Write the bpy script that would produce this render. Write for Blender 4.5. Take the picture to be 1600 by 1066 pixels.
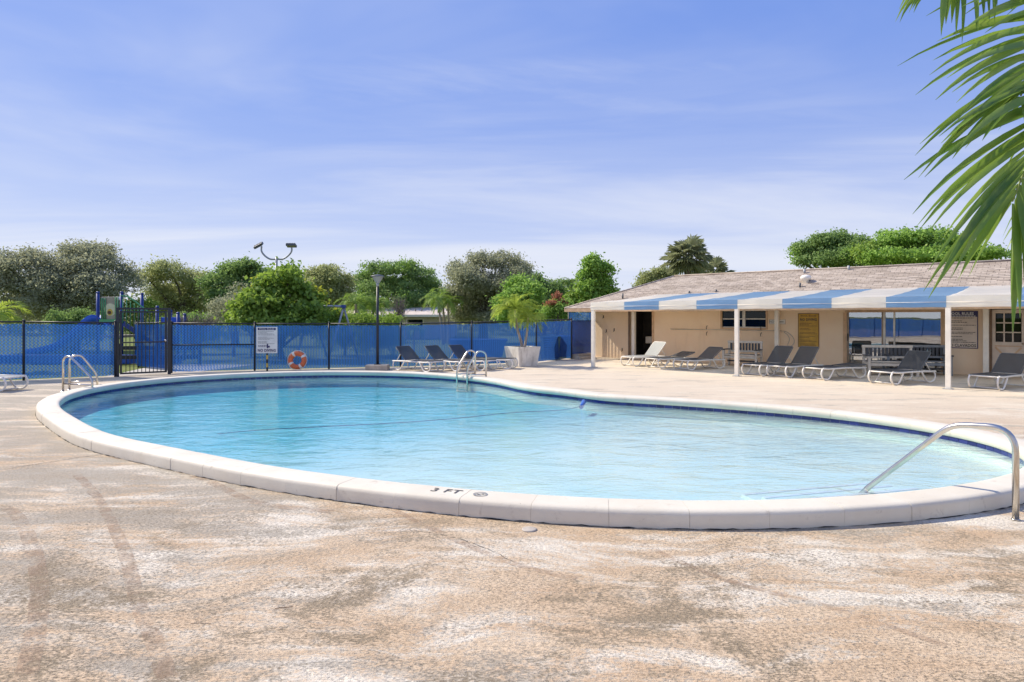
import bpy, bmesh, math, random
import numpy as np
from mathutils import Vector, Matrix, Quaternion

for o in list(bpy.data.objects):
    bpy.data.objects.remove(o)
scene = bpy.context.scene
COL = scene.collection
PI = math.pi
R = math.radians

# ------------------------------------------------------------------ camera
EYE = 1.75
F = 1000.0          # focal length in photo pixels (photo is 1600 wide)
HOR = 496.0         # horizon row in the photo
cam_d = bpy.data.cameras.new('camera')
cam_d.sensor_width = 36.0
cam_d.lens = 36.0 * F / 1600.0
cam_d.shift_y = -(533.0 - HOR) / 1600.0
cam_d.clip_start = 0.1
cam_d.clip_end = 3000.0
cam = bpy.data.objects.new('camera', cam_d)
cam.location = (0, 0, EYE)
cam.rotation_euler = (R(90), 0, 0)
COL.objects.link(cam)
scene.camera = cam

# ------------------------------------------------------------------ light
SUN_EL = R(43)
SUN_H = Vector((-0.905, 0.425, 0)).normalized()
SUN = Vector((SUN_H.x * math.cos(SUN_EL), SUN_H.y * math.cos(SUN_EL), math.sin(SUN_EL)))
sun_d = bpy.data.lights.new('sun', 'SUN')
sun_d.energy = 3.9
sun_d.angle = R(0.5)
sun_d.color = (1.0, 0.91, 0.76)
sun = bpy.data.objects.new('sun', sun_d)
sun.rotation_euler = SUN.to_track_quat('Z', 'Y').to_euler()
sun.location = (-30, 20, 40)
COL.objects.link(sun)

world = bpy.data.worlds.new('World')
scene.world = world
world.use_nodes = True
wn, wl = world.node_tree.nodes, world.node_tree.links
wn.clear()
w_out = wn.new('ShaderNodeOutputWorld')
w_bg = wn.new('ShaderNodeBackground')
w_sky = wn.new('ShaderNodeTexSky')
w_sky.sky_type = 'NISHITA'
w_sky.sun_disc = False
w_sky.sun_elevation = SUN_EL
w_sky.sun_rotation = math.atan2(SUN_H.x, SUN_H.y)
w_sky.air_density = 1.0
w_sky.dust_density = 0.6
w_sky.ozone_density = 2.0
SKY_STRENGTH = 0.15
w_bg.inputs['Strength'].default_value = SKY_STRENGTH
w_tc = wn.new('ShaderNodeTexCoord')
w_sep = wn.new('ShaderNodeSeparateXYZ')
wl.new(w_tc.outputs['Generated'], w_sep.inputs[0])
def wmath(op, a, b=None, clamp=False):
    n = wn.new('ShaderNodeMath'); n.operation = op; n.use_clamp = clamp
    for i, v in enumerate((a, b)):
        if v is None: continue
        if isinstance(v, (int, float)): n.inputs[i].default_value = v
        else: wl.new(v, n.inputs[i])
    return n.outputs[0]
def wmix(fac, a, b):
    n = wn.new('ShaderNodeMix'); n.data_type = 'RGBA'
    for s, v in ((n.inputs[0], fac), (n.inputs[6], a), (n.inputs[7], b)):
        if isinstance(v, (int, float)): s.default_value = v
        elif isinstance(v, tuple): s.default_value = v
        else: wl.new(v, s)
    return n.outputs[2]
zc = wmath('MAXIMUM', w_sep.outputs[2], 0.0)
zden = wmath('ADD', zc, 0.10)
cx_ = wmath('DIVIDE', w_sep.outputs[0], zden)
cy_ = wmath('DIVIDE', w_sep.outputs[1], zden)
w_cmb = wn.new('ShaderNodeCombineXYZ')
wl.new(cx_, w_cmb.inputs[0]); wl.new(cy_, w_cmb.inputs[1])
w_map = wn.new('ShaderNodeMapping')
w_map.inputs['Rotation'].default_value = (0, 0, R(-14))
w_map.inputs['Scale'].default_value = (0.36, 0.95, 1.0)
w_map.inputs['Location'].default_value = (0.9, 0.35, 0.0)
wl.new(w_cmb.outputs[0], w_map.inputs[0])
def wnoise(vec, scale, detail, rough, dist):
    n = wn.new('ShaderNodeTexNoise')
    n.inputs['Scale'].default_value = scale; n.inputs['Detail'].default_value = detail
    n.inputs['Roughness'].default_value = rough; n.inputs['Distortion'].default_value = dist
    wl.new(vec, n.inputs['Vector'])
    return n.outputs['Fac']
def wramp(v, a, b):
    n = wn.new('ShaderNodeMapRange'); n.interpolation_type = 'SMOOTHSTEP'
    n.inputs[1].default_value = a; n.inputs[2].default_value = b
    wl.new(v, n.inputs[0]); return n.outputs[0]
c_wisp = wramp(wnoise(w_map.outputs[0], 1.0, 8.0, 0.60, 1.1), 0.42, 0.78)
c_body = wramp(wnoise(w_map.outputs[0], 0.40, 4.0, 0.52, 0.5), 0.40, 0.68)
c_veil = wramp(wnoise(w_map.outputs[0], 0.62, 6.0, 0.56, 0.8), 0.37, 0.70)
c_all = wmath('MULTIPLY', c_wisp, wmath('ADD', wmath('MULTIPLY', c_body, 0.9), 0.08))
# the sky of the photograph: a lavender blue that pales to near white low down
S_ = 0.63 / SKY_STRENGTH
haze = wmath('POWER', wmath('SUBTRACT', 1.0, zc, True), 5.2)
w_tint = wmix(0.88, w_sky.outputs[0], (0.15 * S_, 0.30 * S_, 0.86 * S_, 1))
w_hz = wmix(haze, w_tint, (0.93 * S_, 0.97 * S_, 1.05 * S_, 1))
w_cl = wmix(wmath('MULTIPLY', wmath('MAXIMUM', c_all, wmath('MULTIPLY', c_veil, 0.85)), 0.70), w_hz, (0.96 * S_, 0.98 * S_, 1.04 * S_, 1))
wl.new(w_cl, w_bg.inputs['Color'])
wl.new(w_bg.outputs[0], w_out.inputs[0])

scene.view_settings.view_transform = 'Standard'
scene.view_settings.look = 'None'
scene.view_settings.exposure = 0.56
scene.view_settings.gamma = 1.0
scene.view_settings.use_curve_mapping = False
scene.render.engine = 'CYCLES'
scene.cycles.use_denoising = True
scene.cycles.max_bounces = 8
scene.cycles.diffuse_bounces = 5
scene.cycles.glossy_bounces = 4
scene.cycles.transparent_max_bounces = 16
scene.cycles.caustics_reflective = False
scene.cycles.caustics_refractive = False

# ------------------------------------------------------------------ helpers
def G(px, py, z=0.0):
    """world point on height z seen at photo pixel"""
    D = F * (EYE - z) / (py - HOR)
    return Vector(((px - 800.0) / F * D, D, z))
def P(px, py, D):
    return Vector(((px - 800.0) / F * D, D, EYE - (py - HOR) / F * D))

def meta(o, label=None, cat=None, group=None, kind=None):
    if label: o['label'] = label
    if cat: o['category'] = cat
    if group: o['group'] = group
    if kind: o['kind'] = kind
    return o
def thing(name, label, cat, loc=(0, 0, 0), rotz=0.0, group=None, kind=None):
    o = bpy.data.objects.new(name, None)
    o.location = loc; o.rotation_euler = (0, 0, rotz)
    o.empty_display_size = 0.2
    COL.objects.link(o)
    return meta(o, label, cat, group, kind)
def link_mesh(name, me, mat, parent=None, loc=None, rot=None):
    o = bpy.data.objects.new(name, me)
    if mat and not me.materials: me.materials.append(mat)
    if loc is not None: o.location = loc
    if rot is not None: o.rotation_euler = rot
    COL.objects.link(o)
    if parent: o.parent = parent
    return o
def copy_tree(o, parent=None):
    c = o.copy(); COL.objects.link(c)
    if parent: c.parent = parent
    for ch in list(o.children): copy_tree(ch, c)
    return c

class MB:
    """collects simple shapes into one mesh"""
    def __init__(s): s.v = []; s.f = []; s.sm = []
    def add(s, vs, fs, smooth=False):
        b = len(s.v); s.v.extend([tuple(x) for x in vs])
        s.f.extend([tuple(i + b for i in f) for f in fs]); s.sm.extend([smooth] * len(fs))
        return s
    def box(s, c, d, rz=0.0, M=None):
        x, y, z = d[0] / 2, d[1] / 2, d[2] / 2
        vs = [Vector(p) for p in ((-x,-y,-z),(x,-y,-z),(x,y,-z),(-x,y,-z),(-x,-y,z),(x,-y,z),(x,y,z),(-x,y,z))]
        m = M if M is not None else Matrix.Rotation(rz, 3, 'Z')
        return s.add([m @ p + Vector(c) for p in vs],
                     [(0,3,2,1),(4,5,6,7),(0,1,5,4),(1,2,6,5),(2,3,7,6),(3,0,4,7)])
    def b2(s, x0, x1, y0, y1, z0, z1):
        return s.box(((x0+x1)/2, (y0+y1)/2, (z0+z1)/2), (x1-x0, y1-y0, z1-z0))
    def beam(s, a, b, w, h, up=(0, 0, 1)):
        a, b = Vector(a), Vector(b); d = b - a; L = d.length; d.normalize()
        u = Vector(up)
        if abs(d.dot(u)) > 0.99: u = Vector((0, 1, 0))
        sd = d.cross(u).normalized(); uu = sd.cross(d)
        M = Matrix((sd, d, uu)).transposed()
        return s.box((a + b) / 2, (w, L, h), M=M)
    def tube(s, pts, r, n=8, caps=True, smooth=True):
        pts = [Vector(p) for p in pts]; k = len(pts)
        rs = r if isinstance(r, (list, tuple)) else [r] * k
        vs = []; fs = []
        prev = None
        for i, p in enumerate(pts):
            t = (pts[min(i+1, k-1)] - pts[max(i-1, 0)])
            t = t.normalized() if t.length > 1e-9 else Vector((0, 0, 1))
            if prev is None:
                a = Vector((0, 0, 1)) if abs(t.z) < 0.9 else Vector((1, 0, 0))
                a = (a - t * a.dot(t)).normalized()
            else:
                a = prev - t * prev.dot(t)
                a = a.normalized() if a.length > 1e-6 else prev
            prev = a; b = t.cross(a)
            for j in range(n):
                an = 2 * PI * j / n
                vs.append(p + (a * math.cos(an) + b * math.sin(an)) * rs[i])
        for i in range(k - 1):
            for j in range(n):
                j2 = (j + 1) % n
                fs.append((i*n+j, i*n+j2, (i+1)*n+j2, (i+1)*n+j))
        s.add(vs, fs, smooth)
        if caps:
            b0 = len(s.v) - len(vs)
            s.f.append(tuple(b0 + j for j in range(n))[::-1]); s.sm.append(False)
            s.f.append(tuple(b0 + (k-1)*n + j for j in range(n))); s.sm.append(False)
        return s
    def lathe(s, prof, c=(0, 0, 0), n=20, smooth=True):
        c = Vector(c); vs = []; fs = []
        for r, z in prof:
            for j in range(n):
                a = 2 * PI * j / n
                vs.append(c + Vector((r * math.cos(a), r * math.sin(a), z)))
        for i in range(len(prof) - 1):
            for j in range(n):
                j2 = (j + 1) % n
                fs.append((i*n+j, i*n+j2, (i+1)*n+j2, (i+1)*n+j))
        s.add(vs, fs, smooth)
        b0 = len(s.v) - len(vs); k = len(prof)
        if prof[0][0] > 1e-5: s.f.append(tuple(b0 + j for j in range(n))[::-1]); s.sm.append(False)
        if prof[-1][0] > 1e-5: s.f.append(tuple(b0 + (k-1)*n + j for j in range(n))); s.sm.append(False)
        return s
    def prism(s, poly, axis, a, b):
        """polygon in the plane across axis (0 x,1 y,2 z), extruded from a to b"""
        def mk(p, q):
            l = [p[0], p[1]]; l.insert(axis, q); return tuple(l)
        n = len(poly)
        vs = [mk(p, a) for p in poly] + [mk(p, b) for p in poly]
        fs = [tuple(range(n))[::-1], tuple(range(n, 2*n))] + [(i, (i+1) % n, n + (i+1) % n, n + i) for i in range(n)]
        return s.add(vs, fs)
    def mesh(s, name):
        me = bpy.data.meshes.new(name)
        me.from_pydata(s.v, [], s.f)
        me.polygons.foreach_set('use_smooth', s.sm)
        me.update()
        return me
    def build(s, name, mat, parent=None, loc=None, rot=None, bevel=0.0, recalc=True):
        me = s.mesh(name)
        bm = bmesh.new(); bm.from_mesh(me)
        if recalc: bmesh.ops.recalc_face_normals(bm, faces=bm.faces)
        if bevel > 0:
            ed = [e for e in bm.edges if len(e.link_faces) == 2 and e.calc_face_angle(0) > 0.7]
            bmesh.ops.bevel(bm, geom=ed, offset=bevel, segments=2, profile=0.5, affect='EDGES', clamp_overlap=True)
        bm.to_mesh(me); bm.free()
        return link_mesh(name, me, mat, parent, loc, rot)

def smooth_path(pts, n=6):
    """Catmull-Rom through points"""
    p = [Vector(q) for q in pts]; out = []
    for i in range(len(p) - 1):
        a = p[i-1] if i > 0 else p[i] * 2 - p[i+1]
        b, c = p[i], p[i+1]
        d = p[i+2] if i + 2 < len(p) else p[i+1] * 2 - p[i]
        for k in range(n):
            t = k / n
            out.append(0.5 * ((2*b) + (c-a)*t + (2*a-5*b+4*c-d)*t*t + (3*b-a-3*c+d)*t*t*t))
    out.append(p[-1])
    return out

def fillet(pts, rad, n=6):
    """polyline with rounded corners, straight between them"""
    p = [Vector(q) for q in pts]; out = [p[0]]
    for i in range(1, len(p)-1):
        a, b, c = p[i-1], p[i], p[i+1]; r = rad[i-1] if isinstance(rad, (list, tuple)) else rad
        u, v = (a-b), (c-b); r = min(r, u.length*.49, v.length*.49); s, e = b + u.normalized()*r, b + v.normalized()*r
        for k in range(n+1):
            t = k/n; out.append(s*(1-t)**2 + b*2*t*(1-t) + e*t*t)
    out.append(p[-1])
    return out

# ------------------------------------------------------------------ materials
class NT:
    def __init__(s, name):
        s.m = bpy.data.materials.new(name); s.m.use_nodes = True
        s.t = s.m.node_tree; s.n = s.t.nodes; s.l = s.t.links; s.n.clear()
        s.out = s.n.new('ShaderNodeOutputMaterial')
        s.tc = s.n.new('ShaderNodeTexCoord')
        s.geo = s.n.new('ShaderNodeNewGeometry')
    def put(s, sock, v):
        if v is None: return
        if isinstance(v, (int, float)): sock.default_value = v
        elif isinstance(v, tuple): sock.default_value = v if len(v) != 3 or sock.type != 'RGBA' else (*v, 1)
        else: s.l.new(v, sock)
    def math(s, op, a, b=None, clamp=False):
        n = s.n.new('ShaderNodeMath'); n.operation = op; n.use_clamp = clamp
        s.put(n.inputs[0], a); s.put(n.inputs[1], b); return n.outputs[0]
    def mapping(s, vec, scale=(1,1,1), rot=(0,0,0), loc=(0,0,0)):
        n = s.n.new('ShaderNodeMapping'); s.l.new(vec, n.inputs[0])
        n.inputs['Scale'].default_value = scale; n.inputs['Rotation'].default_value = rot; n.inputs['Location'].default_value = loc
        return n.outputs[0]
    def noise(s, vec, scale, detail=4, rough=0.5, dist=0.0):
        n = s.n.new('ShaderNodeTexNoise')
        if vec is not None: s.l.new(vec, n.inputs['Vector'])
        n.inputs['Scale'].default_value = scale; n.inputs['Detail'].default_value = detail
        n.inputs['Roughness'].default_value = rough; n.inputs['Distortion'].default_value = dist
        return n.outputs['Fac']
    def voro(s, vec, scale, feature='F1'):
        n = s.n.new('ShaderNodeTexVoronoi'); n.feature = feature
        s.l.new(vec, n.inputs['Vector']); n.inputs['Scale'].default_value = scale
        return n.outputs['Distance']
    def ramp(s, v, a, b, lo=0.0, hi=1.0):
        n = s.n.new('ShaderNodeMapRange'); n.interpolation_type = 'SMOOTHSTEP'
        s.put(n.inputs[0], v)
        for i, x in enumerate((a, b, lo, hi)): n.inputs[i+1].default_value = x
        return n.outputs[0]
    def mix(s, fac, a, b, mode='MIX'):
        n = s.n.new('ShaderNodeMix'); n.data_type = 'RGBA'; n.blend_type = mode
        s.put(n.inputs[0], fac); s.put(n.inputs[6], a); s.put(n.inputs[7], b)
        return n.outputs[2]
    def bump(s, h, strength=0.3, dist=0.01, normal=None):
        n = s.n.new('ShaderNodeBump'); s.put(n.inputs['Height'], h)
        n.inputs['Strength'].default_value = strength; n.inputs['Distance'].default_value = dist
        if normal is not None: s.l.new(normal, n.inputs['Normal'])
        return n.outputs[0]
    def bsdf(s, color, rough=0.6, metal=0.0, normal=None, spec=0.5):
        n = s.n.new('ShaderNodeBsdfPrincipled')
        s.put(n.inputs['Base Color'], color); s.put(n.inputs['Roughness'], rough)
        n.inputs['Metallic'].default_value = metal
        n.inputs['Specular IOR Level'].default_value = spec
        if normal is not None: s.l.new(normal, n.inputs['Normal'])
        return n.outputs[0]
    def shader(s, kind, color=None, rough=None, normal=None):
        n = s.n.new(kind); s.put(n.inputs['Color'], color)
        if rough is not None: s.put(n.inputs['Roughness'], rough)
        if normal is not None: s.l.new(normal, n.inputs['Normal'])
        return n.outputs[0]
    def mixs(s, fac, a, b):
        n = s.n.new('ShaderNodeMixShader'); s.put(n.inputs[0], fac); s.l.new(a, n.inputs[1]); s.l.new(b, n.inputs[2])
        return n.outputs[0]
    def done(s, sh):
        s.l.new(sh, s.out.inputs['Surface']); return s.m
    @property
    def obj(s): return s.tc.outputs['Object']
    @property
    def pos(s): return s.geo.outputs['Position']

def simple(name, col, rough=0.6, metal=0.0, var=0.12, scale=6.0, bump=0.0, spec=0.5):
    t = NT(name)
    n = t.noise(t.pos, scale, 5, 0.6)
    c = t.mix(t.ramp(n, 0.3, 0.7), tuple(x * (1 - var) for x in col), tuple(min(1, x * (1 + var)) for x in col))
    nm = t.bump(t.noise(t.pos, scale * 8, 3), bump, 0.01) if bump else None
    return t.done(t.bsdf(c, rough, metal, nm, spec))

def leaf_mat(name, col, col2, trans=0.35, gloss=0.06, tcol=None):
    """each leaf (mesh island) gets its own tone between two colours"""
    t = NT(name)
    rnd = t.geo.outputs['Random Per Island']
    big = t.noise(t.pos, 0.9, 2)
    c = t.mix(rnd, col, col2)
    c = t.mix(t.ramp(big, 0.35, 0.65, 0.0, 0.5), c, col2)
    d = t.shader('ShaderNodeBsdfDiffuse', c)
    tr = t.shader('ShaderNodeBsdfTranslucent', t.mix(0.5, c, tcol or tuple(min(1, x * 1.8) for x in col2)))
    s = t.mixs(trans, d, tr)
    g = t.shader('ShaderNodeBsdfGlossy', (0.75, 0.8, 0.6), 0.6)
    return t.done(t.mixs(gloss * 0.6, s, g))

M = {}
# pool deck: painted, textured concrete worn to several tones
def deck_material():
    t = NT('textured_deck')
    p = t.pos
    sx = t.n.new('ShaderNodeSeparateXYZ'); t.l.new(p, sx.inputs[0])
    warp = t.n.new('ShaderNodeTexNoise'); t.l.new(p, warp.inputs['Vector']); warp.inputs['Scale'].default_value = 0.5; warp.inputs['Detail'].default_value = 3
    vm = t.n.new('ShaderNodeVectorMath'); vm.operation = 'MULTIPLY_ADD'; t.l.new(warp.outputs['Color'], vm.inputs[0]); vm.inputs[1].default_value = (1.1, 1.1, 0); t.l.new(p, vm.inputs[2])
    q = vm.outputs[0]
    big = t.noise(q, 0.45, 8, 0.68, 0.2)
    streak = t.noise(t.mapping(q, (0.42, 1.9, 1), (0, 0, R(-12))), 1.3, 10, 0.72, 0.2)
    streak2 = t.noise(t.mapping(q, (0.5, 2.6, 1), (0, 0, R(40)), (4.2, 1.3, 0)), 0.9, 9, 0.70, 0.2)
    fine = t.noise(t.mapping(p, (0.62, 1.15, 1)), 62.0, 4, 0.78, 0.15)
    fine2 = t.noise(p, 24.0, 5, 0.75, 0.4)
    grit = t.noise(p, 150.0, 3, 0.7)
    # patch edges break up along the trowelled grain
    brk = t.math('ADD', t.math('MULTIPLY', t.math('SUBTRACT', fine2, 0.5), 0.30), t.math('MULTIPLY', t.math('SUBTRACT', fine, 0.5), 0.26))
    sharp = lambda v, k=1.0: t.math('ADD', v, t.math('MULTIPLY', brk, k))
    # bare peach coat, bleached patches, rusty streaks
    c = t.mix(t.ramp(t.noise(q, 1.4, 9, 0.72), 0.33, 0.67), (0.556, 0.390, 0.238), (0.680, 0.520, 0.350))
    c = t.mix(t.ramp(streak2, 0.50, 0.62, 0.0, 0.8), c, (0.567, 0.385, 0.229))
    pale_f = t.ramp(sharp(t.math('ADD', t.math('MULTIPLY', streak, 0.6), t.math('MULTIPLY', big, 0.4)), 0.8), 0.465, 0.565, 0.0, 0.95)
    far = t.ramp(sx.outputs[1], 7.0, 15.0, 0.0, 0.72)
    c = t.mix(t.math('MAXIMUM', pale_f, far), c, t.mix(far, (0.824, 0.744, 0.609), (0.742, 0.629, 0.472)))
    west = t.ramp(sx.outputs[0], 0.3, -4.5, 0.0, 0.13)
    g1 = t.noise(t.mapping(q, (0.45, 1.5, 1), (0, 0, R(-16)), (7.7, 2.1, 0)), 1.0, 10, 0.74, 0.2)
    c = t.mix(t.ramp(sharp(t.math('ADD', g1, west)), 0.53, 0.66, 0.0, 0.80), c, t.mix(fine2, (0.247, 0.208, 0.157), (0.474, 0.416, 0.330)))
    o1 = t.noise(t.mapping(q, (1.0, 1.25, 1), (0, 0, R(20)), (3.1, 9.4, 0)), 0.95, 10, 0.76, 0.3)
    near = t.ramp(sx.outputs[1], 7.5, 4.0, 0.0, 1.0)
    c = t.mix(t.math('MULTIPLY', t.ramp(sharp(o1, 1.2), 0.48, 0.62, 0.0, 0.92), near), c, t.mix(fine2, (0.130, 0.088, 0.047), (0.420, 0.322, 0.204)))
    # darker tone in the pits of the trowelled texture
    patch = t.ramp(t.noise(q, 0.6, 7, 0.68), 0.38, 0.60, 0.30, 1.0)
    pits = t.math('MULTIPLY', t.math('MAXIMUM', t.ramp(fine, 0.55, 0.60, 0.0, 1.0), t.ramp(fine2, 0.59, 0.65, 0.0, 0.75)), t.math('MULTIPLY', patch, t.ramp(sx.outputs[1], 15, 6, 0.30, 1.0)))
    c = t.mix(pits, c, t.mix(0.74, c, (0.103, 0.075, 0.046)))
    c = t.mix(t.ramp(grit, 0.40, 0.70, 0.0, 0.22), c, (0.860, 0.800, 0.639))
    h = t.math('ADD', t.math('MULTIPLY', t.ramp(fine, 0.64, 0.48), 0.7), t.math('ADD', t.math('MULTIPLY', t.ramp(fine2, 0.68, 0.45), 0.6), t.math('MULTIPLY', grit, 0.25)))
    nm = t.bump(h, 0.65, 0.010)
    return t.done(t.bsdf(c, 0.85, 0, nm, 0.2))
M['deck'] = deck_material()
def joint_material():
    t = NT('stained_deck_joint')
    n = t.noise(t.pos, 5.0, 7, 0.7); f = t.noise(t.pos, 40.0, 3, 0.7)
    s = t.bsdf(t.mix(f, (0.30, 0.20, 0.135), (0.50, 0.35, 0.24)), 0.9, 0, None, 0.2)
    return t.done(t.mixs(t.ramp(n, 0.36, 0.68, 0.0, 0.42), t.shader('ShaderNodeBsdfTransparent', (1, 1, 1)), s))
M['joint'] = joint_material()

def grass_material():
    t = NT('lawn_grass')
    a = t.noise(t.pos, 0.5, 6, 0.6); b = t.noise(t.pos, 14.0, 4, 0.7)
    c = t.mix(t.ramp(a, 0.3, 0.7), (0.14, 0.195, 0.05), (0.25, 0.27, 0.09))
    c = t.mix(t.ramp(b, 0.35, 0.7, 0, 0.6), c, (0.09, 0.14, 0.03))
    return t.done(t.bsdf(c, 0.9, 0, t.bump(b, 0.8, 0.05), 0.1))
M['grass'] = grass_material()
M['path'] = simple('path_concrete', (0.50, 0.46, 0.40), 0.85, 0, 0.15, 2.0, 0.2)

def coping_material():
    t = NT('painted_coping')
    n = t.noise(t.pos, 2.2, 6, 0.6); f = t.noise(t.pos, 55, 4, 0.6)
    rnd = t.n.new('ShaderNodeObjectInfo').outputs['Random']
    c = t.mix(t.ramp(n, 0.3, 0.72), (0.76, 0.70, 0.575), (0.69, 0.62, 0.495))
    c = t.mix(t.math('MULTIPLY', rnd, 0.25), c, (0.66, 0.59, 0.47))
    sc = t.noise(t.pos, 7.0, 7, 0.7, 0.4)
    c = t.mix(t.ramp(sc, 0.58, 0.74, 0, 0.6), c, (0.42, 0.35, 0.27))
    sp = t.voro(t.mapping(t.pos, (1, 1, 0.4)), 9.0)
    c = t.mix(t.ramp(sp, 0.055, 0.03, 0, 0.5), c, (0.20, 0.17, 0.14))
    return t.done(t.bsdf(c, 0.6, 0, t.bump(t.math('ADD', f, t.math('MULTIPLY', n, 2)), 0.25, 0.006), 0.35))
M['coping'] = coping_material()
M['mortar'] = simple('mortar', (0.58, 0.53, 0.44), 0.9, 0, 0.2, 12)
M['crack'] = simple('dark_crack', (0.035, 0.03, 0.027), 0.95, 0, 0.3, 30)
def tile_material():
    t = NT('navy_tile')
    rnd = t.n.new('ShaderNodeObjectInfo').outputs['Random']
    c = t.mix(rnd, (0.012, 0.017, 0.10), (0.03, 0.04, 0.20))
    return t.done(t.bsdf(c, 0.12, 0, None, 0.5))
M['tile'] = tile_material()
M['grout'] = simple('tile_grout', (0.55, 0.58, 0.60), 0.8)
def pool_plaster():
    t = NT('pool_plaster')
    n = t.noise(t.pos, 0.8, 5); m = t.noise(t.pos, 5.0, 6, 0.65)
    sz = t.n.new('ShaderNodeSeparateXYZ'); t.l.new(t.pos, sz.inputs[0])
    # bluer towards the deep end: water absorption and sky reflection painted into the plaster
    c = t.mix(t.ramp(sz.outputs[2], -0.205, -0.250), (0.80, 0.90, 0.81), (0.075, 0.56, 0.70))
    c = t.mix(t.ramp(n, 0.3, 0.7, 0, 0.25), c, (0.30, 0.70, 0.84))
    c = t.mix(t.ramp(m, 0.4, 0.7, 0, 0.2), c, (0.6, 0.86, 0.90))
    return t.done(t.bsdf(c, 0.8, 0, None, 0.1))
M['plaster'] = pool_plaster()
M['step_white'] = simple('step_edge_white', (0.78, 0.82, 0.84), 0.6)
def water_material():
    t = NT('pool_water')
    p = t.pos
    a = t.noise(t.mapping(p, (1.0, 1.6, 1), (0, 0, R(20))), 1.5, 4, 0.55, 0.5)
    b = t.noise(t.mapping(p, (0.8, 2.0, 1), (0, 0, R(-8))), 7.5, 4, 0.62, 0.6)
    # a light breeze: some areas are calmer than others
    calm = t.ramp(t.noise(p, 0.25, 3), 0.35, 0.65, 0.35, 1.0)
    sx = t.n.new('ShaderNodeSeparateXYZ'); t.l.new(p, sx.inputs[0])
    east = t.ramp(sx.outputs[0], -5.0, 2.0, 0.35, 1.0)
    h = t.math('ADD', t.math('MULTIPLY', a, 1.0), t.math('MULTIPLY', t.math('MULTIPLY', b, 0.42), t.math('MULTIPLY', calm, east)))
    nm = t.bump(h, 0.36, 0.075)
    lw = t.n.new('ShaderNodeLayerWeight'); lw.inputs['Blend'].default_value = 0.5
    t.l.new(nm, lw.inputs['Normal'])
    f5 = t.math('POWER', lw.outputs['Facing'], 2.9)
    fr = t.math('ADD', t.math('MULTIPLY', f5, 0.85), 0.04, True)
    tr = t.shader('ShaderNodeBsdfTransparent', (0.88, 0.965, 0.975))
    gl = t.shader('ShaderNodeBsdfGlossy', (1, 0.975, 0.87), 0.015, nm)
    return t.done(t.mixs(fr, tr, gl))
M['water'] = water_material()

M['steel'] = simple('brushed_steel', (0.62, 0.58, 0.52), 0.24, 1.0, 0.08, 9)
M['black_metal'] = simple('black_vinyl_steel', (0.016, 0.018, 0.026), 0.45, 0, 0.2, 5)
M['grey_metal'] = simple('grey_galvanised', (0.36, 0.37, 0.38), 0.5, 0.4, 0.1, 5)
M['dark_grey'] = simple('dark_grey_paint', (0.10, 0.105, 0.11), 0.5)
def screen_material(name, col, alpha, stripes=0.0):
    t = NT(name)
    n = t.noise(t.pos, 0.8, 4); w = t.noise(t.mapping(t.pos, (1, 1, 0.12)), 3.0, 4, 0.6)
    c = t.mix(t.ramp(n, 0.3, 0.7), col, tuple(x * 1.35 for x in col))
    c = t.mix(t.ramp(w, 0.5, 0.75, 0, 0.4), c, tuple(min(1, x * 1.9 + 0.02) for x in col))
    d = t.shader('ShaderNodeBsdfDiffuse', c)
    tl = t.shader('ShaderNodeBsdfTranslucent', t.mix(0.5, c, tuple(min(1, x * 2.2) for x in col)))
    s = t.mixs(0.38, d, tl)
    tr = t.shader('ShaderNodeBsdfTransparent', (0.80, 0.92, 1.0))
    sx = t.n.new('ShaderNodeSeparateXYZ'); t.l.new(t.obj, sx.inputs[0])
    zig = t.math('PINGPONG', sx.outputs[2], 0.045)
    fine = t.math('SINE', t.math('MULTIPLY', t.math('ADD', sx.outputs[0], zig), 2*PI/0.09))
    a = t.ramp(fine, -0.2, 0.8, min(1.0, alpha + 0.12), max(0.0, alpha - 0.32))
    return t.done(t.mixs(a, tr, s))
M['screen'] = screen_material('blue_windscreen', (0.034, 0.13, 0.40), 0.74)
M['screen2'] = screen_material('deep_blue_windscreen', (0.024, 0.095, 0.33), 0.84)
M['bluepaint'] = simple('blue_playground_paint', (0.018, 0.05, 0.24), 0.4)
M['blueslide'] = simple('blue_moulded_plastic', (0.02, 0.11, 0.55), 0.35)
M['greenplay'] = simple('green_moulded_plastic', (0.10, 0.36, 0.14), 0.4)
M['tanplay'] = simple('tan_moulded_plastic', (0.38, 0.33, 0.24), 0.5)
M['cream'] = simple('cream_plastic', (0.70, 0.66, 0.42), 0.5)
M['yellow'] = simple('yellow_paint', (0.62, 0.42, 0.06), 0.5)
M['brown'] = simple('brown_paint', (0.11, 0.05, 0.03), 0.6)
M['orange'] = simple('orange_ring_cover', (0.72, 0.17, 0.055), 0.55, 0, 0.2, 20)
M['white'] = simple('white_paint', (0.86, 0.80, 0.69), 0.5, 0, 0.06, 4)
M['resin'] = simple('white_resin', (0.80, 0.755, 0.68), 0.42, 0, 0.05, 5)
def sling_material(name, col, alpha):
    t = NT(name)
    w = t.noise(t.mapping(t.obj, (1, 1, 1)), 60, 2)
    c = t.mix(w, tuple(x * 0.7 for x in col), tuple(x * 1.3 for x in col))
    s = t.bsdf(c, 0.6, 0, None, 0.3)
    return t.done(t.mixs(alpha, t.shader('ShaderNodeBsdfTransparent', (1, 1, 1)), s))
M['sling'] = sling_material('charcoal_sling', (0.055, 0.055, 0.055), 0.9)
M['sling_pale'] = sling_material('pale_grey_sling', (0.33, 0.34, 0.325), 0.93)
M['bench_pale'] = simple('pale_bench_plastic', (0.60, 0.54, 0.46), 0.55)
M['bench_dark'] = simple('charcoal_bench_plastic', (0.06, 0.065, 0.075), 0.55)
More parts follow.
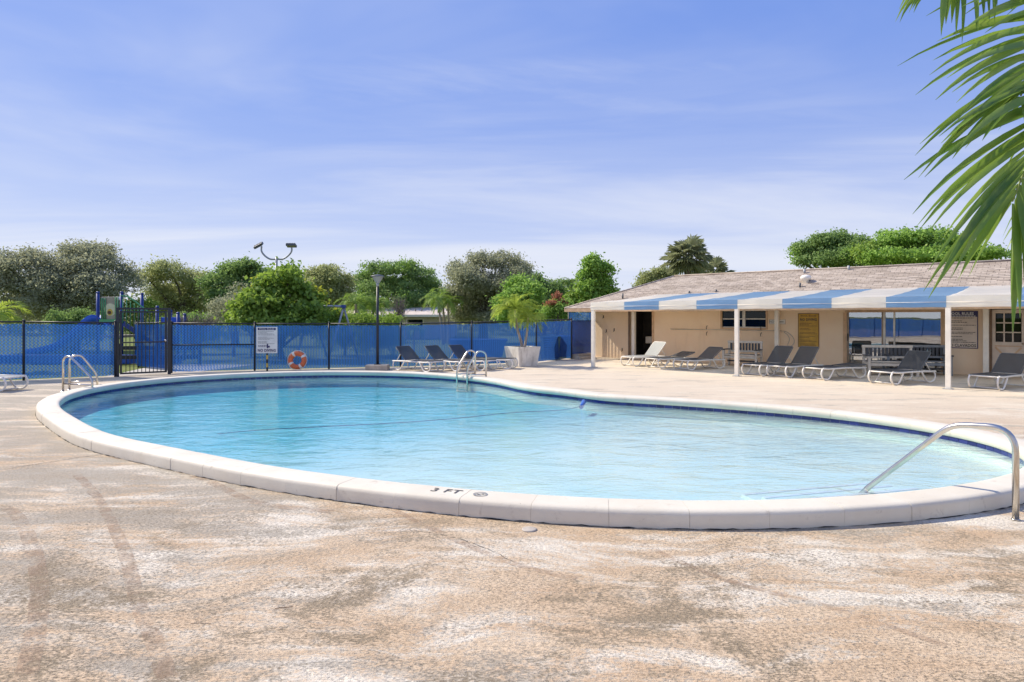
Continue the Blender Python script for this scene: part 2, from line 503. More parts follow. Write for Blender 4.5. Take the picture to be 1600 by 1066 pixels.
M['bench_grey'] = simple('grey_bench_plastic', (0.22, 0.24, 0.26), 0.55)
def stucco():
    t = NT('peach_stucco')
    n = t.noise(t.pos, 0.9, 6, 0.6); f = t.noise(t.pos, 38, 4, 0.6)
    c = t.mix(t.ramp(n, 0.3, 0.7), (0.84, 0.63, 0.43), (0.88, 0.70, 0.50))
    st = t.noise(t.mapping(t.pos, (2, 2, 0.35)), 1.6, 6, 0.65)
    c = t.mix(t.ramp(st, 0.55, 0.75, 0, 0.35), c, (0.68, 0.51, 0.35))
    return t.done(t.bsdf(c, 0.85, 0, t.bump(f, 0.4, 0.01), 0.15))
M['stucco'] = stucco()
M['trim_tan'] = simple('tan_trim', (0.60, 0.40, 0.24), 0.6)
M['soffit'] = simple('cream_soffit', (0.80, 0.72, 0.58), 0.8)
M['trim_brown'] = simple('brown_trim', (0.20, 0.13, 0.08), 0.6)
M['bronze'] = simple('bronze_frame', (0.30, 0.23, 0.16), 0.45, 0.2)
M['alu'] = simple('pale_aluminium', (0.62, 0.58, 0.50), 0.4, 0.3)
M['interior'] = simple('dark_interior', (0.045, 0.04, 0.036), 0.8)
def shingle_material():
    t = NT('asphalt_shingles')
    # building-local coordinates: courses run along x
    br = t.n.new('ShaderNodeTexBrick')
    t.l.new(t.mapping(t.obj, (1, 1, 1)), br.inputs['Vector'])
    br.inputs['Scale'].default_value = 1.0
    br.inputs['Brick Width'].default_value = 0.30; br.inputs['Row Height'].default_value = 0.14
    br.inputs['Mortar Size'].default_value = 0.010; br.inputs['Mortar Smooth'].default_value = 0.3
    br.inputs['Bias'].default_value = 0.0
    br.inputs['Color1'].default_value = (0.38, 0.31, 0.24, 1); br.inputs['Color2'].default_value = (0.58, 0.49, 0.395, 1)
    br.inputs['Mortar'].default_value = (0.15, 0.115, 0.10, 1)
    n = t.noise(t.mapping(t.obj, (0.6, 2.4, 1)), 1.6, 6, 0.65)
    g = t.noise(t.obj, 40, 3)
    c = t.mix(t.ramp(n, 0.35, 0.7, 0, 0.55), br.outputs['Color'], (0.60, 0.515, 0.425))
    c = t.mix(t.ramp(g, 0.4, 0.7, 0, 0.3), c, (0.2, 0.16, 0.14))
    return t.done(t.bsdf(c, 0.9, 0, t.bump(t.math('ADD', br.outputs['Fac'], g), 0.4, 0.01), 0.15))
M['shingle'] = shingle_material()
def awning_fabric(name, col):
    t = NT(name)
    n = t.noise(t.mapping(t.pos, (1, 1, 1)), 1.3, 5, 0.6); w = t.noise(t.mapping(t.pos, (1, 1, 5)), 2.2, 3)
    c = t.mix(t.ramp(n, 0.3, 0.75), col, tuple(x * 0.9 for x in col))
    d = t.bsdf(c, 0.55, 0, t.bump(w, 0.25, 0.02), 0.3)
    tl = t.shader('ShaderNodeBsdfTranslucent', c)
    return t.done(t.mixs(0.56, d, tl))
M['aw_white'] = awning_fabric('white_awning_fabric', (0.97, 0.945, 0.86))
M['aw_blue'] = awning_fabric('blue_awning_fabric', (0.30, 0.50, 0.74))
def glass_material(name, ior, tint, wav=0.0):
    t = NT(name)
    nm = t.bump(t.noise(t.pos, 1.2, 2), wav, 0.02) if wav else None
    fr = t.n.new('ShaderNodeFresnel'); fr.inputs['IOR'].default_value = ior
    gl = t.shader('ShaderNodeBsdfGlossy', (0.95, 0.97, 1.0), 0.01, nm)
    tr = t.shader('ShaderNodeBsdfTransparent', tint)
    return t.done(t.mixs(fr.outputs[0], tr, gl))
M['glass_mirror'] = glass_material('reflective_door_glass', 4.2, (0.5, 0.55, 0.55), 0.06)
M['glass_dark'] = glass_material('dark_window_glass', 1.35, (0.35, 0.38, 0.38))
def sign_face(name, col, var=0.1):
    return simple(name, col, 0.5, 0, var, 3.0)
M['sign_white'] = sign_face('white_sign_face', (0.74, 0.74, 0.70))
M['sign_beige'] = sign_face('beige_sign_face', (0.62, 0.52, 0.42))
M['sign_gold'] = sign_face('gold_sign_face', (0.50, 0.30, 0.035), 0.2)
M['ink_navy'] = simple('navy_print', (0.022, 0.022, 0.10), 0.5)
M['ink_black'] = simple('black_print', (0.03, 0.028, 0.03), 0.5)
M['ink_brown'] = simple('brown_print', (0.16, 0.075, 0.02), 0.5)
M['ink_grey'] = simple('grey_print', (0.28, 0.28, 0.27), 0.5)
M['paint_black'] = simple('worn_black_paint', (0.10, 0.095, 0.09), 0.7)
M['concrete'] = simple('weathered_concrete', (0.42, 0.37, 0.31), 0.85, 0, 0.2, 3, 0.3)
def planter_mat():
    t = NT('stained_white_planter')
    n = t.noise(t.pos, 2.4, 7, 0.66); v = t.noise(t.mapping(t.pos, (3, 3, 0.4)), 2.0, 6, 0.65)
    c = t.mix(t.ramp(n, 0.35, 0.7), (0.80, 0.75, 0.67), (0.62, 0.565, 0.48))
    c = t.mix(t.ramp(v, 0.5, 0.72, 0, 0.6), c, (0.30, 0.26, 0.22))
    return t.done(t.bsdf(c, 0.85, 0, t.bump(n, 0.3, 0.02), 0.2))
M['planter'] = planter_mat()
M['soil'] = simple('potting_soil', (0.05, 0.035, 0.025), 0.95)
def bark(name, col):
    t = NT(name)
    n = t.noise(t.mapping(t.pos, (4, 4, 0.8)), 3.0, 6, 0.65)
    c = t.mix(t.ramp(n, 0.3, 0.7), tuple(x * 0.6 for x in col), tuple(x * 1.3 for x in col))
    return t.done(t.bsdf(c, 0.9, 0, t.bump(n, 0.6, 0.03), 0.15))
M['bark'] = bark('grey_brown_bark', (0.14, 0.115, 0.09))
M['bark_pale'] = bark('pale_palm_bark', (0.40, 0.33, 0.27))
M['dead_twig'] = bark('dead_grey_twigs', (0.24, 0.205, 0.17))
M['hose'] = simple('blue_vacuum_hose', (0.05, 0.17, 0.34), 0.4)
M['bluefit'] = simple('blue_pool_fitting', (0.03, 0.12, 0.45), 0.4)
M['binteal'] = simple('dark_teal_bin', (0.03, 0.10, 0.12), 0.5)
M['dumpster'] = simple('blue_dumpster_paint', (0.02, 0.09, 0.42), 0.5)
M['house_pale'] = simple('pale_neighbour_wall', (0.55, 0.50, 0.44), 0.8)
M['roof_pale'] = simple('pale_pink_roof', (0.62, 0.53, 0.45), 0.85, 0, 0.12, 2.0)
def lamp_glass_mat():
    t = NT('frosted_lamp_glass')
    return t.done(t.mixs(0.5, t.bsdf((0.62, 0.62, 0.58), 0.35), t.shader('ShaderNodeBsdfTranslucent', (0.7, 0.7, 0.66))))
M['lamp_glass'] = lamp_glass_mat()
# leaves
M['lf_grey'] = leaf_mat('grey_green_leaves', (0.20, 0.22, 0.13), (0.38, 0.39, 0.25), 0.44, 0.08)
M['lf_olive'] = leaf_mat('olive_leaves', (0.204, 0.248, 0.102), (0.408, 0.437, 0.189), 0.45, 0.06)
M['lf_dark'] = leaf_mat('dark_green_leaves', (0.116, 0.197, 0.058), (0.248, 0.364, 0.11), 0.44, 0.06)
M['lf_mid'] = leaf_mat('mid_green_leaves', (0.139, 0.262, 0.052), (0.32, 0.495, 0.095), 0.35, 0.06)
M['lf_bright'] = leaf_mat('bright_green_leaves', (0.09, 0.19, 0.025), (0.28, 0.40, 0.06), 0.40, 0.08)
M['lf_yellow'] = leaf_mat('yellow_green_leaves', (0.20, 0.27, 0.03), (0.40, 0.40, 0.05), 0.42, 0.06)
M['lf_red'] = leaf_mat('red_blossom', (0.34, 0.10, 0.06), (0.44, 0.20, 0.12), 0.35, 0.03)
M['lf_palm'] = leaf_mat('palm_leaves', (0.091, 0.169, 0.033), (0.247, 0.364, 0.065), 0.35, 0.08)
M['lf_sabal'] = leaf_mat('fan_palm_leaves', (0.11, 0.135, 0.065), (0.30, 0.32, 0.17), 0.44, 0.08)
M['lf_yelpalm'] = leaf_mat('yellow_green_palm_leaves', (0.16, 0.27, 0.035), (0.40, 0.48, 0.07), 0.42, 0.06)
def frond_mat():
    t = NT('foreground_palm_leaf')
    oi = t.n.new('ShaderNodeObjectInfo').outputs['Random']
    ridge = t.noise(t.mapping(t.obj, (3, 3, 3)), 2.0, 4)
    c = t.mix(oi, (0.085, 0.20, 0.03), (0.25, 0.40, 0.06))
    c = t.mix(t.ramp(ridge, 0.4, 0.7, 0, 0.5), c, (0.32, 0.40, 0.09))
    d = t.bsdf(c, 0.38, 0, None, 0.5)
    tl = t.shader('ShaderNodeBsdfTranslucent', t.mix(0.5, c, (0.30, 0.42, 0.06)))
    return t.done(t.mixs(0.38, d, tl))
M['frond'] = frond_mat()
M['rachis'] = simple('palm_rachis', (0.22, 0.27, 0.07), 0.5)

# ================================================================== pool outline
def _outline():
    px = [(92,627),(105,642),(125,657),(160,671),(200,684),(250,694),(300,704),(400,722),(451,730),(501,738.6),(577,747.5),
          (653,756),(725,763.5),(800,769),(912.5,775),(1025,779.5),(1090,780.5),(1151,780.5),(1250,778),(1350,772),(1450,762.5),(1525,752.5),(1582,738),(1606,724),
          (1600,709),(1575,696),(1545,685),(1500,672),(1450,663.5),(1400,655.5),(1300,643.5),(1250,638.5),(1137,630.5),(1025,623),(912,614),(860,608),(800,599),(755,591.5),
          (704,585.5),(628,582),(552,580.5),(480,581),(400,583),(337,586),(275,590.5),(225,595),(175,601),(150,605),(125,612),(105,619)]
    pts = np.array([[ (x-800)/F*(F*(EYE-.15)/(y-HOR)), F*(EYE-.15)/(y-HOR)] for x, y in px])
    c = np.array([-1.6, 12.0])
    d = pts - c
    th = np.arctan2(d[:,1], d[:,0]); r = np.hypot(d[:,0], d[:,1])
    # weights even out the sampling round the circle
    o = np.argsort(th); th = th[o]; r = r[o]
    gap = (np.roll(th, -1) - np.roll(th, 1)) % (2*np.pi)
    w = np.sqrt(np.clip(gap, 0.02, 1.0))
    K = 9
    A = lambda t: np.stack([np.ones_like(t)] + [f(k*t) for k in range(1, K+1) for f in (np.cos, np.sin)], 1)
    reg = np.diag([0.0] + [0.0006 * k**3 for k in range(1, K+1) for _ in range(2)])
    B = A(th) * w[:,None]
    co = np.linalg.solve(B.T @ B + reg * w.mean(), B.T @ (r * w))
    t = np.linspace(0, 2*np.pi, 1441)[:-1]
    rr = A(t) @ co
    q = np.stack([c[0] + rr*np.cos(t), c[1] + rr*np.sin(t)], 1)
    # resample evenly by arc length
    seg = np.hypot(*(np.roll(q, -1, 0) - q).T); s = np.concatenate([[0], np.cumsum(seg)])
    L = s[-1]; qq = np.vstack([q, q[:1]])
    u = np.linspace(0, L, 721)[:-1]
    return np.stack([np.interp(u, s, qq[:,0]), np.interp(u, s, qq[:,1])], 1), L
OUT, PLEN = _outline()
NO = len(OUT)
_tan = np.roll(OUT, -1, 0) - np.roll(OUT, 1, 0); _tan /= np.hypot(*_tan.T)[:,None]
NRM = np.stack([_tan[:,1], -_tan[:,0]], 1)       # outward for a counter-clockwise curve
def pool_at(s, off=0.0):
    """point and tangent angle at arc length s (metres), pushed outward by off"""
    k = (s / PLEN * NO) % NO; i = int(k); f = k - i; j = (i + 1) % NO
    p = OUT[i] * (1-f) + OUT[j] * f; n = NRM[i] * (1-f) + NRM[j] * f; n = n / np.hypot(*n)
    return p + n * off, math.atan2(n[0], -n[1]) 
def ring(off): return OUT + NRM * off
POOLC = np.array([-1.6, 12.0])
WATER_Z = -0.014

# ================================================================== ground
DECK_POLY = [(-60,-25),(-60,2),(-30,8.3),(-13.8,17.85),(-11.9,19.1),(-10.8,20.4),(-8.6,21.4),(-6.3,22.0),(-4.0,22.7),(-1.65,23.6),(.7,25.0),(2.1,26.9),(3.9,29.5),(12,36),(40,14),(60,-25)]
def deck_outer(a):
    dx, dy = math.cos(a), math.sin(a); best = 60
    for i in range(len(DECK_POLY)):
        x1, y1 = DECK_POLY[i-1]; x2, y2 = DECK_POLY[i]
        ex, ey = x2-x1, y2-y1; den = dx*ey - dy*ex
        if abs(den) < 1e-9: continue
        wx, wy = x1-POOLC[0], y1-POOLC[1]
        t = (wx*ey - wy*ex)/den; u = (wx*dy - wy*dx)/den
        if t > 0 and -1e-6 <= u <= 1+1e-6: best = min(best, t) if best != 60 else t
    return best
def sheet_ring(name, inner, outer, z, mat, kind='structure', steps=1):
    n = len(inner); mb = MB(); rows = [inner + (outer - inner) * (k/steps) for k in range(steps+1)]
    vs = [(p[0], p[1], z) for r in rows for p in r]
    fs = [(k*n+i, (k+1)*n+i, (k+1)*n+(i+1)%n, k*n+(i+1)%n) for k in range(steps) for i in range(n)]
    mb.add(vs, fs); o = mb.build(name, mat); o['kind'] = kind
    return o
_r28 = ring(0.28)
_ang = np.arctan2(_r28[:,1]-POOLC[1], _r28[:,0]-POOLC[0])
_dout = np.array([[POOLC[0]+math.cos(a)*deck_outer(a), POOLC[1]+math.sin(a)*deck_outer(a)] for a in _ang])
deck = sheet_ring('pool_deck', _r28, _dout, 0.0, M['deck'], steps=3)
_lin = ring(0.8)
_lout = np.stack([POOLC[0]+1500*np.cos(_ang), POOLC[1]+1500*np.sin(_ang)], 1)
_mid = np.stack([POOLC[0]+70*np.cos(_ang), POOLC[1]+70*np.sin(_ang)], 1)
def lawn():
    n = NO; vs = []; fs = []
    for r in (_lin, _mid, _lout): vs += [(p[0], p[1], -0.03) for p in r]
    for k in range(2): fs += [(k*n+i, (k+1)*n+i, (k+1)*n+(i+1)%n, k*n+(i+1)%n) for i in range(n)]
    mb = MB(); mb.add(vs, fs); o = mb.build('lawn', M['grass']); o['kind'] = 'structure'
lawn()
pm = MB()
pm.add([(-12.1,18.7,-0.02),(-10.4,19.9,-0.02),(-9.6,24.0,-0.02),(-13.2,24.0,-0.02)], [(0,1,2,3)])
pm.build('path', M['path'])['kind'] = 'structure'

# ================================================================== swimming pool
pool = thing('swimming_pool', None, None, (0, 0, 0), 0, None, 'structure')
def depth_at(x, y):   # shallow towards the handrail end, deeper at the far lobe
    k = min(1.0, max(0.0, ((-x) * 0.55 + (y - 7.0) * 0.6) / 9.0))
    return -0.20 - 0.10 * k    # floor at its apparent depth under the refracting water
def pool_shell():
    mb = MB(); o = ring(0.035); n = NO
    vs = [(p[0], p[1], 0.12) for p in o] + [(p[0], p[1], depth_at(*p)) for p in o]
    mb.add(vs, [(i, (i+1) % n, n+(i+1) % n, n+i) for i in range(n)], True)
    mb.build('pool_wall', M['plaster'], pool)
    mb = MB(); vs = []; fs = []; K = 10
    for k in range(K):
        f = 1 - k / K
        for p in o:
            q = POOLC + (p - POOLC) * f; vs.append((q[0], q[1], depth_at(*q)))
    vs.append((POOLC[0], POOLC[1], depth_at(*POOLC)))
    for k in range(K-1):
        fs += [(k*n+i, k*n+(i+1) % n, (k+1)*n+(i+1) % n, (k+1)*n+i) for i in range(n)]
    fs += [((K-1)*n+i, (K-1)*n+(i+1) % n, K*n) for i in range(n)]
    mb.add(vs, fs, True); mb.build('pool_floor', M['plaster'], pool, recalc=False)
    # mortar bed that shows in the joints between coping stones
    mb = MB(); prof = [(0.006,0.05),(0.006,0.132),(0.05,0.146),(0.29,0.146),(0.338,0.12),(0.342,-0.01)]
    vs = []; fs = []
    for off, z in prof:
        for p in ring(off): vs.append((p[0], p[1], z))
    for k in range(len(prof)-1):
        fs += [(k*n+i, k*n+(i+1) % n, (k+1)*n+(i+1) % n, (k+1)*n+i) for i in range(n)]
    mb.add(vs, fs, True); mb.build('mortar_bed', M['mortar'], pool)
    mb = MB(); vs = []
    for z in (0.045, -0.10):
        for p in ring(0.030): vs.append((p[0], p[1], z))
    mb.add(vs, [(i, (i+1) % n, n+(i+1) % n, n+i) for i in range(n)]); mb.build('grout_band', M['grout'], pool)
pool_shell()
def coping():
    random.seed(5)
    prof = [(0.022,0.030),(0.0,0.040),(-0.004,0.105),(0.004,0.135),(0.026,0.151),(0.06,0.155),(0.28,0.155),(0.318,0.151),(0.341,0.136),(0.350,0.108),(0.351,-0.012)]
    outer = PLEN * 1.045
    N = int(round(outer / 0.655)); S = 5
    for i in range(N):
        s0 = PLEN * i / N + 0.0013; s1 = PLEN * (i+1) / N - 0.0013
        dz = random.uniform(-0.0014, 0.0014); do = random.uniform(-0.0022, 0.0022)
        c, a = pool_at((s0+s1)/2, 0.17)
        mb = MB(); vs = []; fs = []; m = len(prof)
        for k in range(S):
            s = s0 + (s1-s0)*k/(S-1)
            for off, z in prof:
                e = 0.001 if k in (0, S-1) and z > 0.1 else 0
                p, _ = pool_at(s, off + do)
                vs.append((p[0]-c[0], p[1]-c[1], z + dz - e))
        for k in range(S-1):
            fs += [(k*m+j, k*m+j+1, (k+1)*m+j+1, (k+1)*m+j) for j in range(m-1)]
        mb.add(vs, fs, True)
        mb.add(vs[:m], [tuple(range(m))]); mb.add(vs[-m:], [tuple(range(m))[::-1]])
        mb.build('coping_stone', M['coping'], pool, (c[0], c[1], 0))
coping()
def tiles():
    mb = MB(); mb.box((0, 0, 0), (0.150, 0.008, 0.066)); me = mb.mesh('waterline_tile'); me.materials.append(M['tile'])
    N = min(300, int(PLEN / 0.1545))
    for i in range(N):
        c, a = pool_at(PLEN * (i + 0.5) / N, 0.026)
        link_mesh('waterline_tile', me, None, pool, (c[0], c[1], 0.004), (random.uniform(-.01,.01), 0, a))
    return N
NT_TILES = tiles()
# submerged entry steps by the handrail
def steps():
    e = Vector((3.55, 6.35, 0))
    inward = Vector((-0.28, 0.96, 0)); side = Vector((0.96, 0.28, 0))
    rz = math.atan2(side.y, side.x)
    for k in range(3):
        mb = MB(); mb.box((0, 0, 0), (1.7 - .0*k, 0.34, 0.10))
        c = e + inward * (0.05 + 0.33 * k)
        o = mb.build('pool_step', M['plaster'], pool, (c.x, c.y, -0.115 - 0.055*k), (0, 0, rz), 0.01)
        mb = MB(); mb.box((0, 0.15, 0.052), (1.66, 0.05, 0.006)); mb.build('step_edge', M['step_white'], o)
steps()
# depth marking painted on the coping
def text_mesh(name, s, size, mat, parent, loc, rot, sx=1.0, extrude=0.0015, align='CENTER', bold=0.0):
    cu = bpy.data.curves.new(name, 'FONT'); cu.body = s; cu.size = size; cu.align_x = align; cu.align_y = 'CENTER'
    cu.extrude = extrude; cu.resolution_u = 2; cu.offset = bold; cu.space_character = 1.06
    tmp = bpy.data.objects.new(name + '_tmp', cu); COL.objects.link(tmp)
    bpy.context.view_layer.update()
    dg = bpy.context.evaluated_depsgraph_get()
    me = bpy.data.meshes.new_from_object(tmp.evaluated_get(dg))
    bpy.data.objects.remove(tmp); bpy.data.curves.remove(cu)
    me.name = name
    if sx != 1.0:
        for v in me.vertices: v.co.x *= sx
    me.materials.clear()
    return link_mesh(name, me, mat, parent, loc, rot)
_mk = G(690, 769, 0.159)
def near_s(x, y):
    d = np.hypot(OUT[:,0]-x, OUT[:,1]-y); return PLEN * int(np.argmin(d)) / NO
_s = near_s(_mk.x, _mk.y); _p, _a = pool_at(_s, 0.17)
text_mesh('depth_marking', '3 FT', 0.155, M['paint_black'], pool, (_p[0], _p[1], 0.160), (0, 0, _a), 1.0, 0.001)
def nodive():
    p, a = pool_at(_s + 0.33, 0.175)
    mb = MB(); n = 22
    vs = []
    for r in (0.052, 0.066):
        vs += [(r*math.cos(2*PI*i/n), r*math.sin(2*PI*i/n), 0) for i in range(n)]
    mb.add(vs, [(i, (i+1) % n, n+(i+1) % n, n+i) for i in range(n)])
    mb.box((0, 0, 0), (0.11, 0.010, 0.001), 0.8)
    mb.box((-0.012, -0.012, 0), (0.05, 0.012, 0.001), -0.6); mb.box((0.022, 0.008, 0), (0.014, 0.014, 0.001))
    mb.build('no_diving_symbol', M['ink_grey'], pool, (p[0], p[1], 0.1605), (0, 0, a))
nodive()
# water
def water():
    mb = MB(); o = ring(0.02); vs = [(p[0], p[1], WATER_Z) for p in o] + [(POOLC[0], POOLC[1], WATER_Z)]
    mb.add(vs, [(i, (i+1) % NO, NO) for i in range(NO)]); w = mb.build('pool_water', M['water'], recalc=False); w['kind'] = 'structure'
water()

# cracks in the deck
def crack(name, pts, w, seed, wob=0.02, z=0.004):
    random.seed(seed); p = smooth_path([Vector((a[0], a[1], 0)) for a in pts], 14); mb = MB(); vs = []
    for i, q in enumerate(p):
        t = (p[min(i+1, len(p)-1)] - p[max(i-1, 0)]).normalized(); n = Vector((-t.y, t.x, 0))
        q = q + n * random.uniform(-wob, wob); ww = w * random.uniform(0.15, 1.0)
        vs += [tuple(q - n*ww + Vector((0,0,z))), tuple(q + n*ww + Vector((0,0,z)))]
    mb.add(vs, [(2*i, 2*i+1, 2*i+3, 2*i+2) for i in range(len(p)-1)])
    o = mb.build(name, M['crack']); o['kind'] = 'structure'; return o
g2 = lambda x, y: (G(x, y).x, G(x, y).y)
crack('deck_crack', [g2(-60,746), g2(0,735), g2(70,724), g2(120,716), g2(178,708)], 0.007, 1, 0.012)
crack('deck_crack', [g2(640,829), g2(700,838), g2(760,858), g2(800,878)], 0.003, 2, 0.01)
crack('deck_crack', [g2(880,650-28), g2(1000,639), g2(1130,650)], 0.006, 4, 0.015)
def worn_joint(pts, w, seed):
    random.seed(seed); p = smooth_path([G(x, y) for x, y in pts], 10); mb = MB(); vs = []
    for i, q in enumerate(p):
        t = (p[min(i+1, len(p)-1)] - p[max(i-1, 0)]).normalized(); n = Vector((-t.y, t.x, 0)); z = Vector((0, 0, .0035))
        vs += [q - n*w*random.uniform(.9, 1.1) + z, q + n*w*random.uniform(.9, 1.1) + z]
    mb.add(vs, [(2*i, 2*i+1, 2*i+3, 2*i+2) for i in range(len(p)-1)]); o = mb.build('deck_joint', M['joint'], recalc=False); o['kind'] = 'structure'
worn_joint([(120,742), (150,775), (190,850), (215,940), (240,1000), (262,1060)], .045, 1)
worn_joint([(-40,790), (20,800), (55,870), (60,960), (40,1060)], .05, 2)
worn_joint([(170,712), (300,742), (400,785), (520,800)], .05, 3)
worn_joint([(600,790), (700,838), (800,880), (900,905)], .035, 4)
worn_joint([(1000,850), (1130,905), (1300,950), (1480,1010)], .03, 5)
def base_gap():
    random.seed(9); mb = MB(); vs = []
    ps = ring(0.352); n = NO
    for i in range(n):
        a = 0.004 + 0.011 * random.random() ** 2; h = 0.0045 + 0.010 * random.random() ** 2
        p = ps[i] + NRM[i] * a
        q = ps[i] + NRM[i] * 0.0035
        vs += [(p[0], p[1], 0.0045), (q[0], q[1], 0.0045), (q[0], q[1], h)]
    fs = []
    for i in range(n):
        j = (i+1) % n; fs += [(3*i, 3*i+1, 3*j+1, 3*j), (3*i+1, 3*i+2, 3*j+2, 3*j+1)]
    mb.add(vs, fs); o = mb.build('coping_gap', M['crack']); o['kind'] = 'structure'
base_gap()
# litter on the deck
tw = MB(); tw.tube(smooth_path([(-.10,0,.008),(-.03,.012,.010),(.05,.004,.009),(.11,.02,.008)], 4), [.004]*13, 5)
o = tw.build('twig', M['brown'], None, G(443, 951), (0, 0, 0.25)); o.scale = (.5, .5, .5); meta(o, 'short dark twig lying alone on the worn deck, the thicker of two', 'twig')
tw = MB(); tw.tube(smooth_path([(-.10,0,.005),(0,.006,.006),(.10,-.003,.005)], 4), [.0022]*9, 5)
o = tw.build('twig', M['brown'], None, G(314, 975), (0, 0, -0.02)); o.scale = (.6, .6, .6); meta(o, 'thin faded twig lying flat on the deck, slimmer of two twigs', 'twig')
mb = MB(); mb.lathe([(0, .012), (.05, .012), (.062, .009), (.066, 0)], n=20)
meta(mb.build('drain_cover', M['concrete'], None, G(827, 828)), 'small round pale drain cover set in the deck below the pool coping', 'drain cover')

# ================================================================== pool hardware
def ladder(label, b1, b2, w1, w2):
    """two bent grab rails from deck feet b1,b2 to the water points w1,w2"""
    o = Vector(((b1.x+b2.x)/2, (b1.y+b2.y)/2, 0)); t = thing('pool_ladder', label, 'pool ladder', o, 0, 'pool ladders')
    for b, w in ((b1, w1), (b2, w2)):
        h = Vector((w.x-b.x, w.y-b.y, 0)); L = h.length; h.normalize(); q = b - o; q.z = 0
        A = lambda d, z: Vector((q.x + h.x*d, q.y + h.y*d, z))
        pts = fillet([A(0, 0.0), A(0, .80), A(.22, .86), A(L, .36), A(L, -.30)], [.16, .16, .14], 6)
        mb = MB(); mb.tube(pts, 0.024, 10); r = mb.build('grab_rail', M['steel'], t)
        mb = MB(); mb.lathe([(.06, 0), (.058, .012), (.03, .028)], (q.x, q.y, 0.002), 14); mb.build('flange', M['steel'], r)
        mb = MB(); mb.tube([A(0, .20), A(L, .20)], 0.017, 8); mb.build('brace', M['steel'], r)
    for k in range(3):
        z = -0.07 - .09*k; mb = MB()
        mb.beam(w1 - o + Vector((0,0,z)) - Vector((0,0,w1.z)), w2 - o + Vector((0,0,z)) - Vector((0,0,w2.z)), 0.09, 0.03); mb.build('ladder_step', M['white'], t, bevel=.005)
ladder('two bent steel grab rails at the pool edge beside the black gate', G(98.5,603,.15), G(108.5,600.5,.15), G(144,618,-.03), G(152,610,-.03))
ladder('two bent steel grab rails at the pool edge beside the loungers at the fence', G(742.5,586,.15), G(759.5,588.5,.15), G(714,598,-.03), G(730,599,-.03))
def handrail():
    b = G(1587, 813); w = G(1357, 766, -.03); t = thing('handrail', 'single polished steel handrail bending down into the shallow end of the pool', 'handrail', b)
    h = Vector((w.x-b.x, w.y-b.y, 0)); L = h.length; h.normalize()
    A = lambda d, z: Vector((h.x*d, h.y*d, z))
    pts = fillet([A(0, 0), A(0, .80), A(.50, .755), A(L, -.0), A(L*1.12, -.18)], [.22, .13, .02], 8)
    mb = MB(); mb.tube(pts, 0.0265, 14); mb.build('rail_tube', M['steel'], t)
    mb = MB(); mb.lathe([(.028, .004), (.034, .004), (.034, .012), (.027, .014)], n=16); mb.build('floor_collar', M['steel'], t)
handrail()
def hose():
    a = G(911, 636, -.045); pts = [G(911, 628, -.0), G(910,634,-.04), G(880,640.5,-.05), G(800,645,-.05), G(700,655,-.05), G(600,662,-.05), G(500,667,-.05), G(400,672.5,-.05), G(330,679,-.3)]
    t = thing('vacuum_hose', 'dark blue suction hose lying just under the pool water', 'hose', a)
    mb = MB(); mb.tube([p - a for p in smooth_path(pts[1:], 8)], .007, 6); mb.build('hose_tube', M['hose'], t)
    mb = MB(); mb.tube([p - a for p in smooth_path([G(912,627.5,.0), G(911,631,-.02), G(908,636,-.05)], 4)], .045, 10); mb.build('wall_fitting', M['bluefit'], t)
hose()

# ================================================================== chain-link fence
def chain_mesh(w, h0, h1, ztop0, ztop1, pitch, r):
    """diagonal wires over a bay of width w in the local xz plane, top sloping"""
    mb = MB(); H = max(ztop0, ztop1); z0 = h0
    for sgn in (1, -1):
        k = -H
        while k < w + H:
            # line x = k + sgn*(z) for sgn 1 ; x = k + H - z for sgn -1
            seg = []
            lo, hi = z0, None
            def xz(z): return k + z if sgn > 0 else k + H - z
            zs = np.linspace(z0, H, 60); ok = [z for z in zs if 0 <= xz(z) <= w and z <= ztop0 + (ztop1-ztop0)*max(0, min(1, xz(z)/w))]
            if len(ok) > 1:
                a, b = ok[0], ok[-1]
                A = Vector((xz(a), 0, a)); B = Vector((xz(b), 0, b)); d = (B-A).normalized(); n = Vector((-d.z, 0, d.x)); y = Vector((0, 1, 0))
                off = y * (0.002 * sgn)
                q = [off + n*r, off - n*r*.5 + y*r*.87, off - n*r*.5 - y*r*.87]
                mb.add([A+e for e in q] + [B+e for e in q], [(0,1,4,3), (1,2,5,4), (2,0,3,5)])
            k += pitch * 1.414
    return mb
